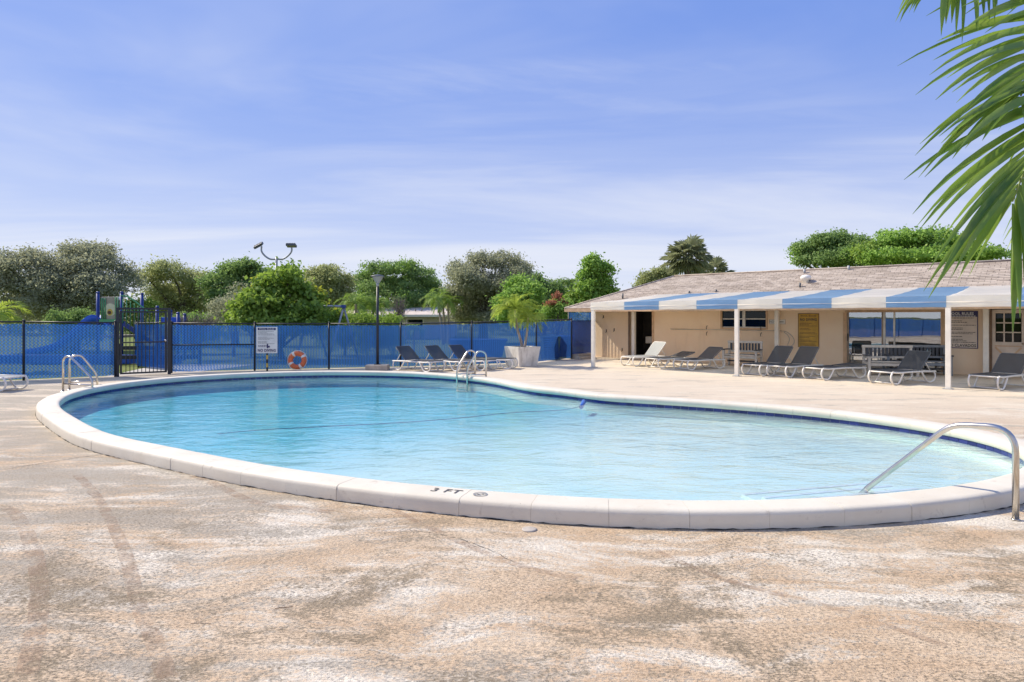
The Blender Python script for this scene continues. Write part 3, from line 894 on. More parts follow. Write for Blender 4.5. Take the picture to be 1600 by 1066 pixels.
def fence(name, label, pts, mats, group, screen='screen', mid=(), zt=None, slats=False, postless=()):
    """pts: (x, y, top height) posts; each bay gets screen, wires and a top rail"""
    o = Vector((pts[0][0], pts[0][1], 0)); t = thing(name, label, 'fence', o, 0, group)
    L = [Vector((p[0], p[1], 0)) - o for p in pts]
    for i, p in enumerate(pts):
        if i in postless: continue
        q = L[i]; mb = MB(); mb.tube([q + Vector((0,0,-.03)), q + Vector((0,0,p[2]+.03))], .031, 9)
        po = mb.build('post', M['black_metal'], t)
        mb = MB(); mb.lathe([(.036, p[2]+.02), (.036, p[2]+.04), (.02, p[2]+.065), (0, p[2]+.07)], q, 9); mb.build('post_cap', M['black_metal'], po)
    for i in range(len(pts)-1):
        a, b = L[i], L[i+1]; d = b - a; w = d.length; rz = math.atan2(d.y, d.x); n = Vector((-d.y, d.x, 0)).normalized()
        za, zb = pts[i][2], pts[i+1][2]
        mb = MB(); mb.tube([a + Vector((0,0,za)), b + Vector((0,0,zb))], .022, 8); mb.build('top_rail', M['black_metal'], t)
        if i in mid:
            mb = MB(); mb.tube([a + Vector((0,0,za*.56)), b + Vector((0,0,zb*.56))], .02, 8); mb.build('middle_rail', M['black_metal'], t)
        # windscreen cloth, tied behind the wires, gently billowing
        mb = MB(); nx, nz = 16, 6; vs = []; random.seed(i*7+len(pts))
        ph = random.random()*6
        for ix in range(nx+1):
            f = ix/nx
            for iz in range(nz+1):
                g = iz/nz; zz = .04 + (za + (zb-za)*f - .05 - .04) * g
                zz -= .018 * abs(math.sin(f*PI*5 + ph)) * (g > .99)
                vs.append((f*w, .030 + .018*math.sin(f*PI)*math.sin(g*PI)*math.sin(ph + f*5), zz))
        fs = [(ix*(nz+1)+iz, (ix+1)*(nz+1)+iz, (ix+1)*(nz+1)+iz+1, ix*(nz+1)+iz+1) for ix in range(nx) for iz in range(nz)]
        mb.add(vs, fs, True); mb.build('windscreen', M[screen[i] if isinstance(screen, (list, tuple)) else screen], t, a, (0, 0, rz))
        mb = chain_mesh(w, .05, 0, za, zb, .062, .0032); c = mb.build('chain_link_mesh', M['black_metal'], t, a, (0, 0, rz)); c['kind'] = 'stuff'
    return t
def fp(px, D, top): return ((px-800)/F*D, D, EYE - (top-HOR)/F*D)
west = [(-20.0, 13.7, 1.63), (-17.9,15.0,1.63), (-15.75, 16.3, 1.63), fp(37, 17.75, 503), fp(180, 18.8, 504.5)]
fence('chain_link_fence', 'chain-link fence with blue windscreen ending at the black gate, slide showing through', west, None, 'chain-link fences round the deck')
fence('chain_link_fence', 'blue screened fence along the west side of the deck, mirrored in the sliding glass door', [(-20.05,13.62,1.65)]+[(-20.05-.09*i,13.62-2.44*i,1.65) for i in range(1,12)], None, 'chain-link fences round the deck', screen='screen2', postless=(0,))
north = [fp(268, 20.1, 505), fp(398, 21.0, 506), fp(514, 21.65, 506), fp(626, 22.35, 506), fp(737, 23.25, 504), fp(838, 24.6, 501), fp(893, 26.9, 499)]
fence('chain_link_fence', 'long chain-link fence with blue windscreen behind the lamp post, rules sign and life ring', north, None, 'chain-link fences round the deck', mid=(0,), screen=['screen','screen','screen','screen','screen','screen2'])
inner = [fp(263, 21.3, 504), fp(216, 22.6, 505), fp(212, 25.2, 504)]
fence('chain_link_fence', 'short blue screened fence run behind the bars of the black gate', inner, None, 'chain-link fences round the deck', screen='screen2')
# slatted return fence from the building corner: its gaps stripe the wall with sun
def slat_fence():
    a = Vector((2.50, 26.95, 0)); b = Vector((3.62, 28.36, 0)); d = b-a; w = d.length
    t = thing('slat_fence', 'blue slatted fence joining the peach building corner', 'fence', a, math.atan2(d.y, d.x))
    for x in (0, w): mb = MB(); mb.b2(x-.03, x+.03, -.03, .03, 0, 1.67); mb.build('post', M['black_metal'], t)
    for z in (.12, 1.60): mb = MB(); mb.b2(.031, w-.031, .008, .03, z-.018, z+.018); mb.build('rail', M['black_metal'], t)
    n = int(w/.05)
    for i in range(n):
        x = .06 + i*(w-.12)/(n-1); mb = MB(); mb.b2(x-.011, x+.011, -.006, .006, .05, 1.62); mb.build('slat', M['bluepaint'], t)
    t = thing('concrete_ledge', 'low stepped concrete ledge at the foot of the blue slatted fence', 'ledge', a + Vector((.1,-.25,0)), math.atan2(d.y, d.x))
    mb = MB(); mb.b2(.15, 1.45, -.1, .22, 0, .20); mb.build('upper_block', M['concrete'], t, bevel=.01)
    mb = MB(); mb.b2(-.1, .9, -.32, -.102, 0, .11); mb.build('lower_block', M['concrete'], t, bevel=.01)
slat_fence()
fence('tall_screen', 'taller bright blue screen under the roof eave at the building end', [(2.62, 29.6, 2.03), (4.4, 30.4, 2.05)], None, None)

# gate
def gate():
    a = P(184, 0, 18.9); a.z = 0; b = P(264, 0, 19.7); b.z = 0
    d = b - a; w = d.length; t = thing('metal_gate', 'black barred steel gate with round knob, taller than the blue fence', 'gate', a, math.atan2(d.y, d.x))
    H = 2.04; fr = M['black_metal']
    def part(n, x0, x1, z0, z1, y=.025, m=None, par=t): mb = MB(); mb.b2(x0, x1, -y, y, z0, z1); return mb.build(n, m or fr, par, bevel=.003)
    part('gate_post', -.05, .035, 0, H, .042); part('gate_post', w-.035, w+.05, 0, H, .042)
    part('header_rail', .036, w-.036, H-.06, H-.004)
    part('frame_stile', .055, .105, .06, H-.10); part('frame_stile', w-.115, w-.055, .06, H-.10)
    part('frame_rail', .106, w-.116, H-.15, H-.10); part('frame_rail', .106, w-.116, .98, 1.02, .02); part('frame_rail', .106, w-.116, .06, .11)
    n = 10
    for i in range(n):
        x = .105 + (i+1)*(w-.22)/(n+1)
        part('bar', x-.010, x+.010, .111, .978, .010); part('bar', x-.010, x+.010, 1.022, H-.152, .010)
    mb = MB(); mb.lathe([(.0, -.055), (.026, -.05), (.032, -.03), (.022, -.012), (.014, 0), (.035, .004), (.035, .012)], n=14)
    k = mb.build('knob', M['steel'], t, (w-.10, -.032, 1.04), (R(-90), 0, 0))
    for x, z in ((.045, .35), (.045, 1.6)): part('hinge', x-.012, x+.012, z, z+.12, .034)
    # narrow strips of bare chain-link between gate posts and fence
    for x0, x1 in ((-.22, -.06), (w+.06, w+.19)):
        mb = chain_mesh(abs(x1-x0), .05, 0, 1.62, 1.62, .062, .004); c = mb.build('chain_link_strip', fr, t, (x0, 0, 0)); c['kind'] = 'stuff'
    return t
gate()
# black low timber rail seen through the gate
t = thing('low_rail_fence', 'low dark two-rail fence on the grass beyond the gate', 'fence', (-14.6, 23.6, 0))
for z in (.28, .62): mb = MB(); mb.b2(0, 3.1, -.03, .03, z-.07, z+.07); mb.build('rail', M['black_metal'], t)
for x in (0.06, 1.5, 3.04): mb = MB(); mb.b2(x-.05, x+.05, .031, .12, 0, .78); mb.build('post', M['black_metal'], t)

# ================================================================== lamp, floodlights, sign, ring
def lamp():
    b = P(590, 0, 21.25); b.z = 0
    t = thing('lamp_post', 'slim dark lamp post with flared frosted head beside the three loungers', 'lamp post', b + Vector((0, 0, .18)))
    mb = MB(); mb.tube([(0,0,0), (0,0,2.62)], [.048, .040], 12); mb.build('pole', M['black_metal'], t)
    mb = MB(); mb.b2(-.10, .10, -.10, .10, 0, .02); mb.build('base_plate', M['black_metal'], t)
    mb = MB(); mb.tube([(0,0,2.60), (0,0,2.72)], .05, 12); mb.build('collar', M['grey_metal'], t)
    mb = MB(); mb.lathe([(.05, 2.70), (.07, 2.72), (.19, 2.915), (.195, 2.925)], n=20); mb.build('lamp_shade', M['lamp_glass'], t)
    mb = MB(); mb.lathe([(.235, 2.925), (.235, 2.94), (.17, 2.965), (.06, 2.99), (0, 2.995)], n=20); mb.build('lamp_cap', M['dark_grey'], t)
    c = Vector((b.x, b.y, 0)); mb = MB(); mb.b2(-.36, .36, -.26, .26, 0, .18)
    t2 = mb.build('concrete_block', M['concrete'], None, c, (0, 0, .02), .015); meta(t2, 'low concrete block that the slim lamp post stands on', 'concrete block')
lamp()
def floodlight():
    b = P(432, 0, 31); b.z = 0; t = thing('floodlight_pole', 'tall pole with two floodlights on a curved arm above the bright green bush', 'floodlight', b)
    z1 = EYE + (HOR-405)/F*31; mb = MB(); mb.tube([(0,0,0), (0,0,z1+.12)], [.10,.055], 10); mb.build('pole', M['grey_metal'], t)
    zt = EYE + (HOR-388)/F*31
    for s, ex in ((-1, -.72), (1, .73)):
        mb = MB(); mb.tube(smooth_path([(0,0,z1), (s*.30,0,z1+.0), (s*.56,0,z1+.16), (ex,0,z1+.38), (ex,0,z1+.62)], 5), .042, 8); mb.build('arm', M['grey_metal'], t)
        Mx = Matrix.Rotation(R(-28 if s < 0 else 0), 3, 'Y').to_4x4() @ Matrix.Rotation(R(25 if s < 0 else -18), 3, 'X').to_4x4()
        mb = MB(); mb.box((0,0,0), (.46, .30, .12)); hd = mb.build('lamp_head', M['dark_grey'], t, (ex - (.14 if s < 0 else 0), -.03, z1+.66), Mx.to_euler(), .02)
        mb = MB(); mb.box((0,-.01,-.063), (.38, .22, .01)); mb.build('lens', M['lamp_glass'], hd)
        for k in range(5): mb = MB(); mb.b2(-.17+k*.085-.008, -.17+k*.085+.008, -.11, .11, .061, .085); mb.build('fin', M['dark_grey'], hd)
floodlight()
def text_lines(t, x0, x1, z0, z1, n, mat, y, seed, h=.5, gaps=()):
    """rows of fine print too small to read, as short printed dashes"""
    random.seed(seed); mb = MB(); dz = (z1-z0)/n
    for i in range(n):
        if i in gaps: continue
        z = z1 - (i+.5)*dz; end = x1 - (x1-x0)*random.choice((0, .05, .1, .3, .45)); x = x0
        while x < end - .01:
            w = min(random.uniform(.025, .075), end-x); mb.b2(x, x+w, y-.0006, y+.0006, z-dz*h/2, z+dz*h/2); x += w + .012
    o = mb.build('fine_print', mat, t); o['kind'] = 'stuff'; return o
RX = (R(90), 0, 0)
def fence_sign():
    p = P(417, 0, 20.75); b = Vector((p.x, p.y, 0))
    t = thing('rules_sign', 'white pool rules sign with navy print on a striped post before the blue fence', 'sign', b)
    zt, zb = EYE - (511-HOR)/F*20.75, EYE - (552-HOR)/F*20.75; w = .34
    mb = MB(); mb.b2(-w, w, -.008, .008, zb, zt); mb.build('board', M['sign_white'], t, (0, 0, 0), None, .003)
    mb = MB(); mb.b2(-w+.05, w-.05, -.0105, -.009, zt-.105, zt-.03); mb.build('header_band', M['ink_navy'], t)
    text_mesh('header_text', 'POOL RULES', .082, M['sign_white'], t, (0, -.0125, zt-.07), RX, 1.0)
    text_lines(t, -w+.06, w-.09, zt-.56, zt-.135, 12, M['ink_grey'], -.0095, 3, .42, (4, 8))
    text_lines(t, -w+.06, w-.06, zt-.66, zt-.585, 2, M['ink_navy'], -.0095, 5, .5)
    text_mesh('footer_text', 'NO DIVING', .125, M['ink_navy'], t, (0, -.0105, zb+.085), RX, .86, .0015, 'CENTER', .004)
    mb = MB(); mb.b2(.00, .045, -.0105, -.009, zb+.16, zb+.30); mb.b2(.046, .10, -.0105, -.009, zb+.18, zb+.24); mb.build('diver_figure', M['ink_navy'], t)
    z = 0; k = 0
    while z < zb - .01:
        h = min(.13, zb-z); mb = MB(); mb.b2(-.025, .025, .009, .045, z, z+h-.001); mb.build('post_band', M['yellow'] if k % 2 else M['black_metal'], t); z += h; k += 1
fence_sign()
def ring_buoy():
    c = P(464.5, 569.5, 21.25); c.z = .325; t = thing('life_ring', 'orange and white life ring leaning on the blue fence', 'life ring', (c.x, c.y, c.z - .31))
    rot = Matrix.Rotation(R(-10), 3, 'X')
    def seg(a0, a1, r, R0):
        n = max(4, int((a1-a0)/.12)); return [rot @ Vector((R0*math.cos(a0+(a1-a0)*i/n), 0, R0*math.sin(a0+(a1-a0)*i/n))) + Vector((0,0,.31)) for i in range(n+1)]
    R0 = .225
    for k in range(4):
        a = k*PI/2 + .55
        mb = MB(); mb.tube(seg(a+.14, a+PI/2-.14, .08, R0), .080, 12); mb.build('orange_section', M['orange'], t)
        mb = MB(); mb.tube(seg(a-.16, a+.16, .08, R0), .083, 12); mb.build('white_band', M['white'], t)
        mb = MB(); pp = seg(a, a+PI/2, 0, .312); pp = [p if i in (0, len(pp)-1) else p*1.0 + (Vector((0,0,.31))-p)*-.04 for i, p in enumerate(pp)]
        mb.tube(pp, .008, 5); mb.build('grab_rope', M['white'], t)
ring_buoy()

# ================================================================== planter with two palms
def frond_leaf(mb, base, az, el, L, droop, nleaf, ll, lw, seed=0, vangle=.55):
    """one feather frond: arched rachis and pairs of drooping leaflets"""
    rnd = random.Random(seed); d = Vector((math.cos(az), math.sin(az), 0)); pts = []
    N = 12
    for i in range(N+1):
        f = i/N; e = el - droop * f ** 1.3
        pts.append((pts[-1] + (d*math.cos(e) + Vector((0,0,math.sin(e)))) * (L/N)) if pts else Vector(base))
    mb.tube(pts, [.016*(1-.8*i/N)*max(.5, L) for i in range(N+1)], 4, False)
    for i in range(nleaf):
        f = .16 + .84 * i/(nleaf-1); k = f*N; a = min(N-1, int(k)); p = pts[a].lerp(pts[a+1], k-a); tg = (pts[a+1]-pts[a]).normalized()
        sd = tg.cross(Vector((0,0,1))).normalized(); up = sd.cross(tg)
        l = ll * (.45 + .75*math.sin(min(1, f*1.15)*PI*.82 + .25)) * rnd.uniform(.85, 1.1)
        for s in (1, -1):
            dr = (sd*s*.85 + tg*(.55+.5*f) + up*rnd.uniform(.05, vangle)).normalized()
            m = p + dr*l*.5; e = p + dr*l + Vector((0,0,-.42*l*rnd.uniform(.5, 1.3))); m.z -= .06*l
            wv = tg.cross(dr).cross(dr).normalized() * lw
            mb.add([p - wv*.35, p + wv*.35, m + wv*.6, e, m - wv*.6], [(0,1,2,4), (4,2,3)])
def palm(name, label, cat, base, path, r0, r1, nf, L, mat, group=None, ll=.35, lw=.022, nleaf=26, seed=0, el=(.25, 1.25), droop=1.9, bark='bark_pale'):
    t = thing(name, label, cat, base, 0, group); pts = smooth_path(path, 6)
    mb = MB(); n = len(pts); mb.tube(pts, [r0 + (r1-r0)*i/(n-1) + (.006 if i % 2 else 0) for i in range(n)], 9); mb.build('trunk', M[bark], t)
    top = pts[-1]; rnd = random.Random(seed)
    for i in range(nf):
        mb = MB(); f = i/max(1, nf-1)
        frond_leaf(mb, top, i*2.399 + rnd.uniform(-.2, .2), el[1] - (el[1]-el[0])*f + rnd.uniform(-.12, .12), L*rnd.uniform(.85, 1.1), droop*rnd.uniform(.8, 1.15), nleaf, ll, lw, seed*100+i)
        mb.build('frond', M[mat], t)
    return t
def planter():
    c = P(816, 0, 23.1); b = Vector((c.x, c.y, 0)); t = thing('planter', 'big square stained white planter holding two small palms', 'planter', b, R(33))
    H = .70; mb = MB()
    def sq(h, z): return [(-h,-h,z), (h,-h,z), (h,h,z), (-h,h,z)]
    vs = sq(.385, 0) + sq(.475, H) + sq(.42, H) + sq(.41, H-.08)
    fs = [(3,2,1,0)] + [(k*4+i, k*4+(i+1) % 4, (k+1)*4+(i+1) % 4, (k+1)*4+i) for k in range(3) for i in range(4)]
    mb.add(vs, fs); mb.build('pot', M['planter'], t, bevel=.008)
    mb = MB(); mb.add(sq(.411, H-.075), [(0,1,2,3)]); mb.build('soil', M['soil'], t)
    zs = lambda py: EYE - (py-HOR)/F*23.1 - (H-.08)
    palm('small_palm', 'taller of two yellow-green palms in the white planter', 'palm', b + Vector((.02, 0, H-.08)), [(0,0,0), (-.09,-.01,.35), (-.20,-.02,.75), (-.29,-.03,zs(484))], .05, .034, 20, .98, 'lf_yelpalm', 'palms in the white planter', .27, .016, 28, 3, (.05, 1.42), 1.45)
    palm('small_palm', 'shorter palm leaning away in the white planter', 'palm', b + Vector((.08, .05, H-.08)), [(0,0,0), (.05,.01,.3), (.09,.02,.6), (.13,.02,zs(496))], .045, .032, 17, .82, 'lf_yelpalm', 'palms in the white planter', .24, .015, 26, 8, (.0, 1.3), 1.5)
planter()

# ================================================================== behind the fence: bins, playground, swing
def bin_(label, px, D, w, h, dp, mat, rz):
    c = P(px, 0, D); t = thing('wheelie_bin', label, 'bin', (c.x, c.y, 0), rz, 'bins behind the fence')
    mb = MB(); a = .82
    vs = [(sx*w/2*k, sy*dp/2*k, z) for k, z in ((a, .06), (1, h)) for sx, sy in ((-1,-1),(1,-1),(1,1),(-1,1))]
    mb.add(vs, [(3,2,1,0),(4,5,6,7)] + [(i, (i+1) % 4, 4+(i+1) % 4, 4+i) for i in range(4)]); mb.build('bin_body', M[mat], t, bevel=.015)
    mb = MB(); mb.prism([(-dp/2-.03, h+.005), (dp/2+.04, h+.005), (dp/2+.02, h+.05), (0, h+.085), (-dp/2-.02, h+.04)], 0, -w/2-.02, w/2+.02); mb.build('lid', M[mat], t, bevel=.01)
    mb = MB(); mb.tube([(-w*.4, dp/2+.06, h-.03), (w*.4, dp/2+.06, h-.03)], .015, 6); mb.build('handle', M['black_metal'], t)
    for s in (-1, 1): mb = MB(); mb.tube([(s*w*.42-.03, dp*.42, .11), (s*w*.42+.03, dp*.42, .11)], .11, 12); mb.build('wheel', M['black_metal'], t)
bin_('dark teal lidded bin behind the blue fence just beside the planter', 860, 26.4, .72, .92, .75, 'binteal', .1)
bin_('blue lidded bin nearer the building corner behind the fence', 884, 27.6, .66, .9, .7, 'dumpster', -.1)
def dumpster():
    c = P(748, 0, 26); t = thing('dumpster', 'long blue open dumpster with raised lip behind the fence and loungers', 'dumpster', (c.x, c.y, 0), .06)
    mb = MB(); mb.prism([(-1.0, .12), (.9, .12), (1.12, .85), (1.12, .86), (-1.16, .86)], 1, -.55, .55); mb.build('tub', M['dumpster'], t)
    mb = MB(); mb.b2(-1.2, 1.16, -.60, -.551, .80, .87); mb.b2(-1.2, 1.16, .551, .6, .80, .87); mb.build('lip', M['dumpster'], t)
    for x in (-.7, 0, .65): mb = MB(); mb.b2(x-.04, x+.04, -.58, -.551, .13, .79); mb.build('rib', M['dumpster'], t)
    for x in (-.8, .7): mb = MB(); mb.b2(x-.08, x+.08, -.4, .4, 0, .119); mb.build('skid', M['black_metal'], t)
dumpster()
def playground():
    D = 25.0; a = P(153, 0, D); t = thing('play_structure', 'blue and green playground tower with curving slide beyond the gate', 'playground', (a.x, a.y, 0))
    k = D/F; X = lambda px: (px-153)*k; Z = lambda py: EYE - (py-HOR)*k; bp = M['bluepaint']; gr = M['greenplay']
    def post(px, y, top):
        mb = MB(); mb.tube([(X(px), y, 0), (X(px), y, Z(top))], .062, 12); p = mb.build('post', bp, t)
        mb = MB(); mb.lathe([(.066, -.02), (.066, .03), (.04, .055), (0, .06)], (X(px), y, Z(top)), 12); mb.build('post_cap', bp, p)
    for px, y, top in ((153,0,458),(190,0,458),(149,1.2,466),(194,1.2,458),(239,.3,480),(268,1.0,492),(274,.2,490),(239,1.3,486)): post(px, y, top)
    mb = MB(); mb.b2(X(153), X(190), .0, 1.2, Z(528), Z(524)); mb.build('platform', M['tanplay'], t)
    mb = MB(); mb.b2(X(158), X(185), -.03, .03, Z(501), Z(464)); pn = mb.build('play_panel', M['tanplay'], t, bevel=.02)
    def disc(n, px, py, r, y, m, sx=1): mb = MB(); mb.prism([(X(px)+r*sx*math.cos(i*PI/12), Z(py)+r*math.sin(i*PI/12)) for i in range(24)], 1, y, y+.012); mb.build(n, m, pn)
    disc('window_disc', 173.5, 484, .245, -.045, M['cream']); disc('yellow_shape', 173, 488, .13, -.060, M['yellow'], .8); disc('brown_shape', 172.5, 488.5, .07, -.074, M['brown'])
    for px in (160, 163, 166): mb = MB(); mb.tube([(X(px), -.06, Z(500)), (X(px), -.06, Z(466))], .02, 6); mb.build('bar', gr, t)
    for px in (182, 185.5): mb = MB(); mb.tube([(X(px), -.06, Z(500)), (X(px), -.06, Z(464))], .022, 6); mb.build('bar', gr, t)
    mb = MB(); mb.b2(X(157), X(188), -.09, -.062, Z(503), Z(499)); mb.build('guard_rail', gr, t)
    # stair guard going down to the side
    mb = MB(); mb.tube(smooth_path([(X(190), -.05, Z(462)), (X(205), -.05, Z(466)), (X(236), -.05, Z(490))], 5), .03, 7); mb.build('stair_rail', gr, t)
    for i in range(8):
        f = i/7; px = 193 + 42*f; top = 465 + 25*f*f**.2
        mb = MB(); mb.tube([(X(px), -.05, Z(top)), (X(px), -.05, Z(top+40))], .018, 6); mb.build('baluster', gr, t)
    mb = MB(); mb.beam((X(192), 0, Z(505)), (X(237), 0, Z(535)), .05, .16); mb.build('stringer', bp, t)
    for i in range(5): f = i/4; mb = MB(); mb.b2(X(196+36*f), X(202+36*f), .03, .8, Z(512+22*f)-.02, Z(512+22*f)+.02); mb.build('stair_tread', M['tanplay'], t)
    # slide: a wide trough
    path = smooth_path([(X(160), .3, Z(507)), (X(148), .25, Z(500)), (X(137), .15, Z(505)), (X(120), 0, Z(524)), (X(100), -.15, Z(542)), (X(80), -.25, Z(549)), (X(55), -.3, Z(553))], 5)
    prof = [(-.30, .20), (-.25, .02), (0, -.03), (.25, .02), (.30, .20), (.34, .20), (.28, -.05), (0, -.09), (-.28, -.05), (-.34, .20)]
    mb = MB(); vs = []; n = len(prof)
    for p in path: vs += [(p.x, p.y + q[0], p.z + q[1]) for q in prof]
    mb.add(vs, [(i*n+j, i*n+(j+1) % n, (i+1)*n+(j+1) % n, (i+1)*n+j) for i in range(len(path)-1) for j in range(n)], True); mb.build('slide', M['blueslide'], t)
    mb = MB(); mb.beam((X(70), -.28, 0), (X(70), -.28, Z(555)), .08, .08); mb.build('slide_leg', bp, t)
    mb = MB(); mb.lathe([(.17, .0), (.165, .06), (.10, .12), (0, .14)], (X(161), .9, Z(468)), 14); mb.build('roof_dome', M['white'], t)
    # low climber at the far side
    mb = MB(); mb.b2(X(243), X(271), .35, .55, Z(505), Z(496)); mb.build('climber_panel', M['blueslide'], t, bevel=.02)
    mb = MB(); mb.b2(X(243), X(271), .35, .47, Z(540), Z(525)); mb.build('lower_panel', M['blueslide'], t, bevel=.02)
    w = thing('play_border', 'low blue moulded border round the playground beneath the slide', 'border', (a.x-3.4, a.y-.9, 0))
    for i in range(7):
        mb = MB(); mb.b2(i*1.02, i*1.02+1.0, -.06, .06, 0, .34); mb.build('border_piece', M['blueslide'], w, bevel=.02)
    s = thing('play_box', 'squat blue plastic play cube on the grass left of the slide', 'play box', (a.x-3.9, a.y-1.9, 0))
    mb = MB(); mb.b2(-.45, .35, -.35, .35, 0, .82); mb.build('box_body', M['blueslide'], s, bevel=.04); mb = MB(); mb.b2(-.5, .4, -.4, .4, .822, .90); mb.build('box_lid', M['blueslide'], s, bevel=.02)
playground()
def swing():
    D = 26.5; a = P(537, 0, D); t = thing('swing_frame', 'grey swing frame with splayed legs seen over the blue fence', 'swing frame', (a.x, a.y, 0)); k = D/F
    z = EYE + (HOR-479)*k; mb = MB(); mb.tube([(-1.35,.1,z+.02), (.05,0,z)], .05, 8); mb.build('top_beam', M['grey_metal'], t)
    for x0 in (0, -1.32):
        for s in (-1, 1): mb = MB(); mb.tube([(x0, .0, z-.03), (x0 + s*.42, s*.8, 0)], .045, 8); mb.build('leg', M['grey_metal'], t)
        mb = MB(); mb.box((x0, 0, z), (.16, .16, .13)); mb.build('joint', M['bluepaint'], t, bevel=.01)
swing()

# ================================================================== loungers
def make_lounger(angle, sling='sling'):
    """foot end at x=0, head towards +x, ground at z=0"""
    t = thing('sun_lounger', '', 'sun lounger'); W = .31; L = 1.86; HX = 1.12; z0 = .315
    for s in (-1, 1):
        y = s*W
        mb = MB(); mb.tube(smooth_path([(.0,y,z0+.015), (.25,y,z0-.005), (.7,y,z0), (HX,y,z0), (1.5,y,z0-.01), (L-.08,y,z0-.015)], 4), .023, 8); mb.build('side_rail', M['resin'], t)
        for pts in ([(.0,y,z0+.01), (-.055,y,.22), (-.03,y,.10), (.06,y,.03), (.20,y,.024), (.30,y,.10), (.44,y,z0-.01)],
                    [(1.18,y,z0-.01), (1.30,y,.16), (1.42,y,.035), (1.58,y,.026), (1.72,y,.09), (1.755,y,.20), (1.70,y,z0-.02)]):
            mb = MB(); mb.tube(smooth_path(pts, 4), .022, 8); mb.build('leg', M['resin'], t)
    for x, z in ((.01, z0+.005), (HX+.02, z0-.03), (L-.09, z0-.02), (.2, .03), (1.5, .032)):
        mb = MB(); mb.tube([(x,-W+.02,z), (x,W-.02,z)], .018, 7); mb.build('cross_bar', M['resin'], t)
    def sheet(fn, x1, n=8):
        mb = MB(); vs = []; m = 6
        for i in range(n+1):
            for j in range(m+1):
                u = i/n*x1; v = -W + .012 + (2*W-.024)*j/m; sag = -.022*math.sin(i/n*PI)*math.sin(j/m*PI)
                vs.append(fn(u, v, sag))
        mb.add(vs, [(i*(m+1)+j, (i+1)*(m+1)+j, (i+1)*(m+1)+j+1, i*(m+1)+j+1) for i in range(n) for j in range(m)], True); return mb
    se = sheet(lambda u, v, s: (.02+u, v, z0+.026+s), HX-.05).build('seat_sling', M[sling], t)
    c, sn = math.cos(angle), math.sin(angle); BL = .68
    B = lambda u, v, s=0: (HX + u*c - (s+.012)*sn, v, z0 + .03 + u*sn + (s+.012)*c)
    bs = sheet(lambda u, v, s: B(u, v, s), BL).build('back_sling', M[sling], t)
    edge = M['dark_grey'] if sling == 'sling' else M['resin']
    mb = MB(); mb.tube([B(0,-W,-.012), B(BL-.04,-W,-.012), B(BL,-W+.04,-.012), B(BL,W-.04,-.012), B(BL-.04,W,-.012), B(0,W,-.012)], .015, 7); mb.build('back_frame', edge, t)
    for v in (-W+.012, W-.012):
        mb = MB(); mb.tube([(.0, v, z0+.030), (HX-.02, v, z0+.030)], .013, 6); mb.build('seat_edge', edge, t)
    if angle > .3:
        for s in (-1, 1): mb = MB(); mb.tube([B(BL*.55, s*.25, -.02), (HX+.52, s*.25, z0-.01)], .013, 6); mb.build('back_prop', M['resin'], t)
    return t
PROTO = {}
def lounger(label, foot, rz, ang, sling='sling', group=None):
    key = (round(ang, 2), sling)
    t = copy_tree(PROTO[key]) if key in PROTO else make_lounger(ang, sling)
    PROTO.setdefault(key, t); t.location = foot; t.rotation_euler = (0, 0, rz); t['label'] = label
    if group: t['group'] = group
    return t
rz0 = math.atan2(.53, .85)
def aw_l(label, px, py, ang, sling='sling', rz=rz0):
    p = G(px, py); off = Vector((-math.sin(rz), math.cos(rz), 0)) * .31; off2 = Vector((math.cos(rz), math.sin(rz), 0)) * .06
    lounger(label, p - off + off2, rz, ang, sling, 'loungers under the striped awning')
aw_l('white lounger with pale grey sling, back raised before the dark doorway', 970, 571.5, R(46), 'sling_pale')
aw_l('charcoal lounger with back barely raised, beside the pale sling lounger', 1008, 574.5, R(14))
aw_l('charcoal lounger with half raised back touching the small bench', 1052, 577.5, R(33))
aw_l('charcoal lounger with upright back just behind the middle awning post', 1159, 586, R(47))
aw_l('charcoal lounger with upright back standing below the gold sign', 1198, 588.5, R(48))
aw_l('charcoal lounger lying nearly flat between gold sign and long bench', 1254, 592, R(4), 'sling', math.atan2(.42, .9))
aw_l('charcoal lounger with raised back in front of the long bench', 1357, 599, R(45), 'sling', math.atan2(.42, .9))
aw_l('charcoal lounger with raised back in front of the nine-pane door', 1513, 607, R(44), 'sling', math.atan2(.5, .86))
fl = lambda label, x, y, deg, ang, s='sling': lounger(label, (x, y, 0), R(deg), ang, s, 'loungers along the blue fence')
fl('black lounger with raised back next to the lamp base', -2.42, 20.45, 140, R(39))
fl('black lounger with raised back, second from the lamp base', -1.50, 20.72, 140, R(40))
fl('black lounger with raised back, nearest the steel pool ladder', -.72, 21.0, 140, R(41))
fl('white lounger lying flat between the pool ladder and the planter', .05, 21.75, 163, R(2))
lounger('white resin lounger end jutting in at the left edge by the fence', (-11.85, 15.25, 0), R(176), R(3), 'sling_pale')

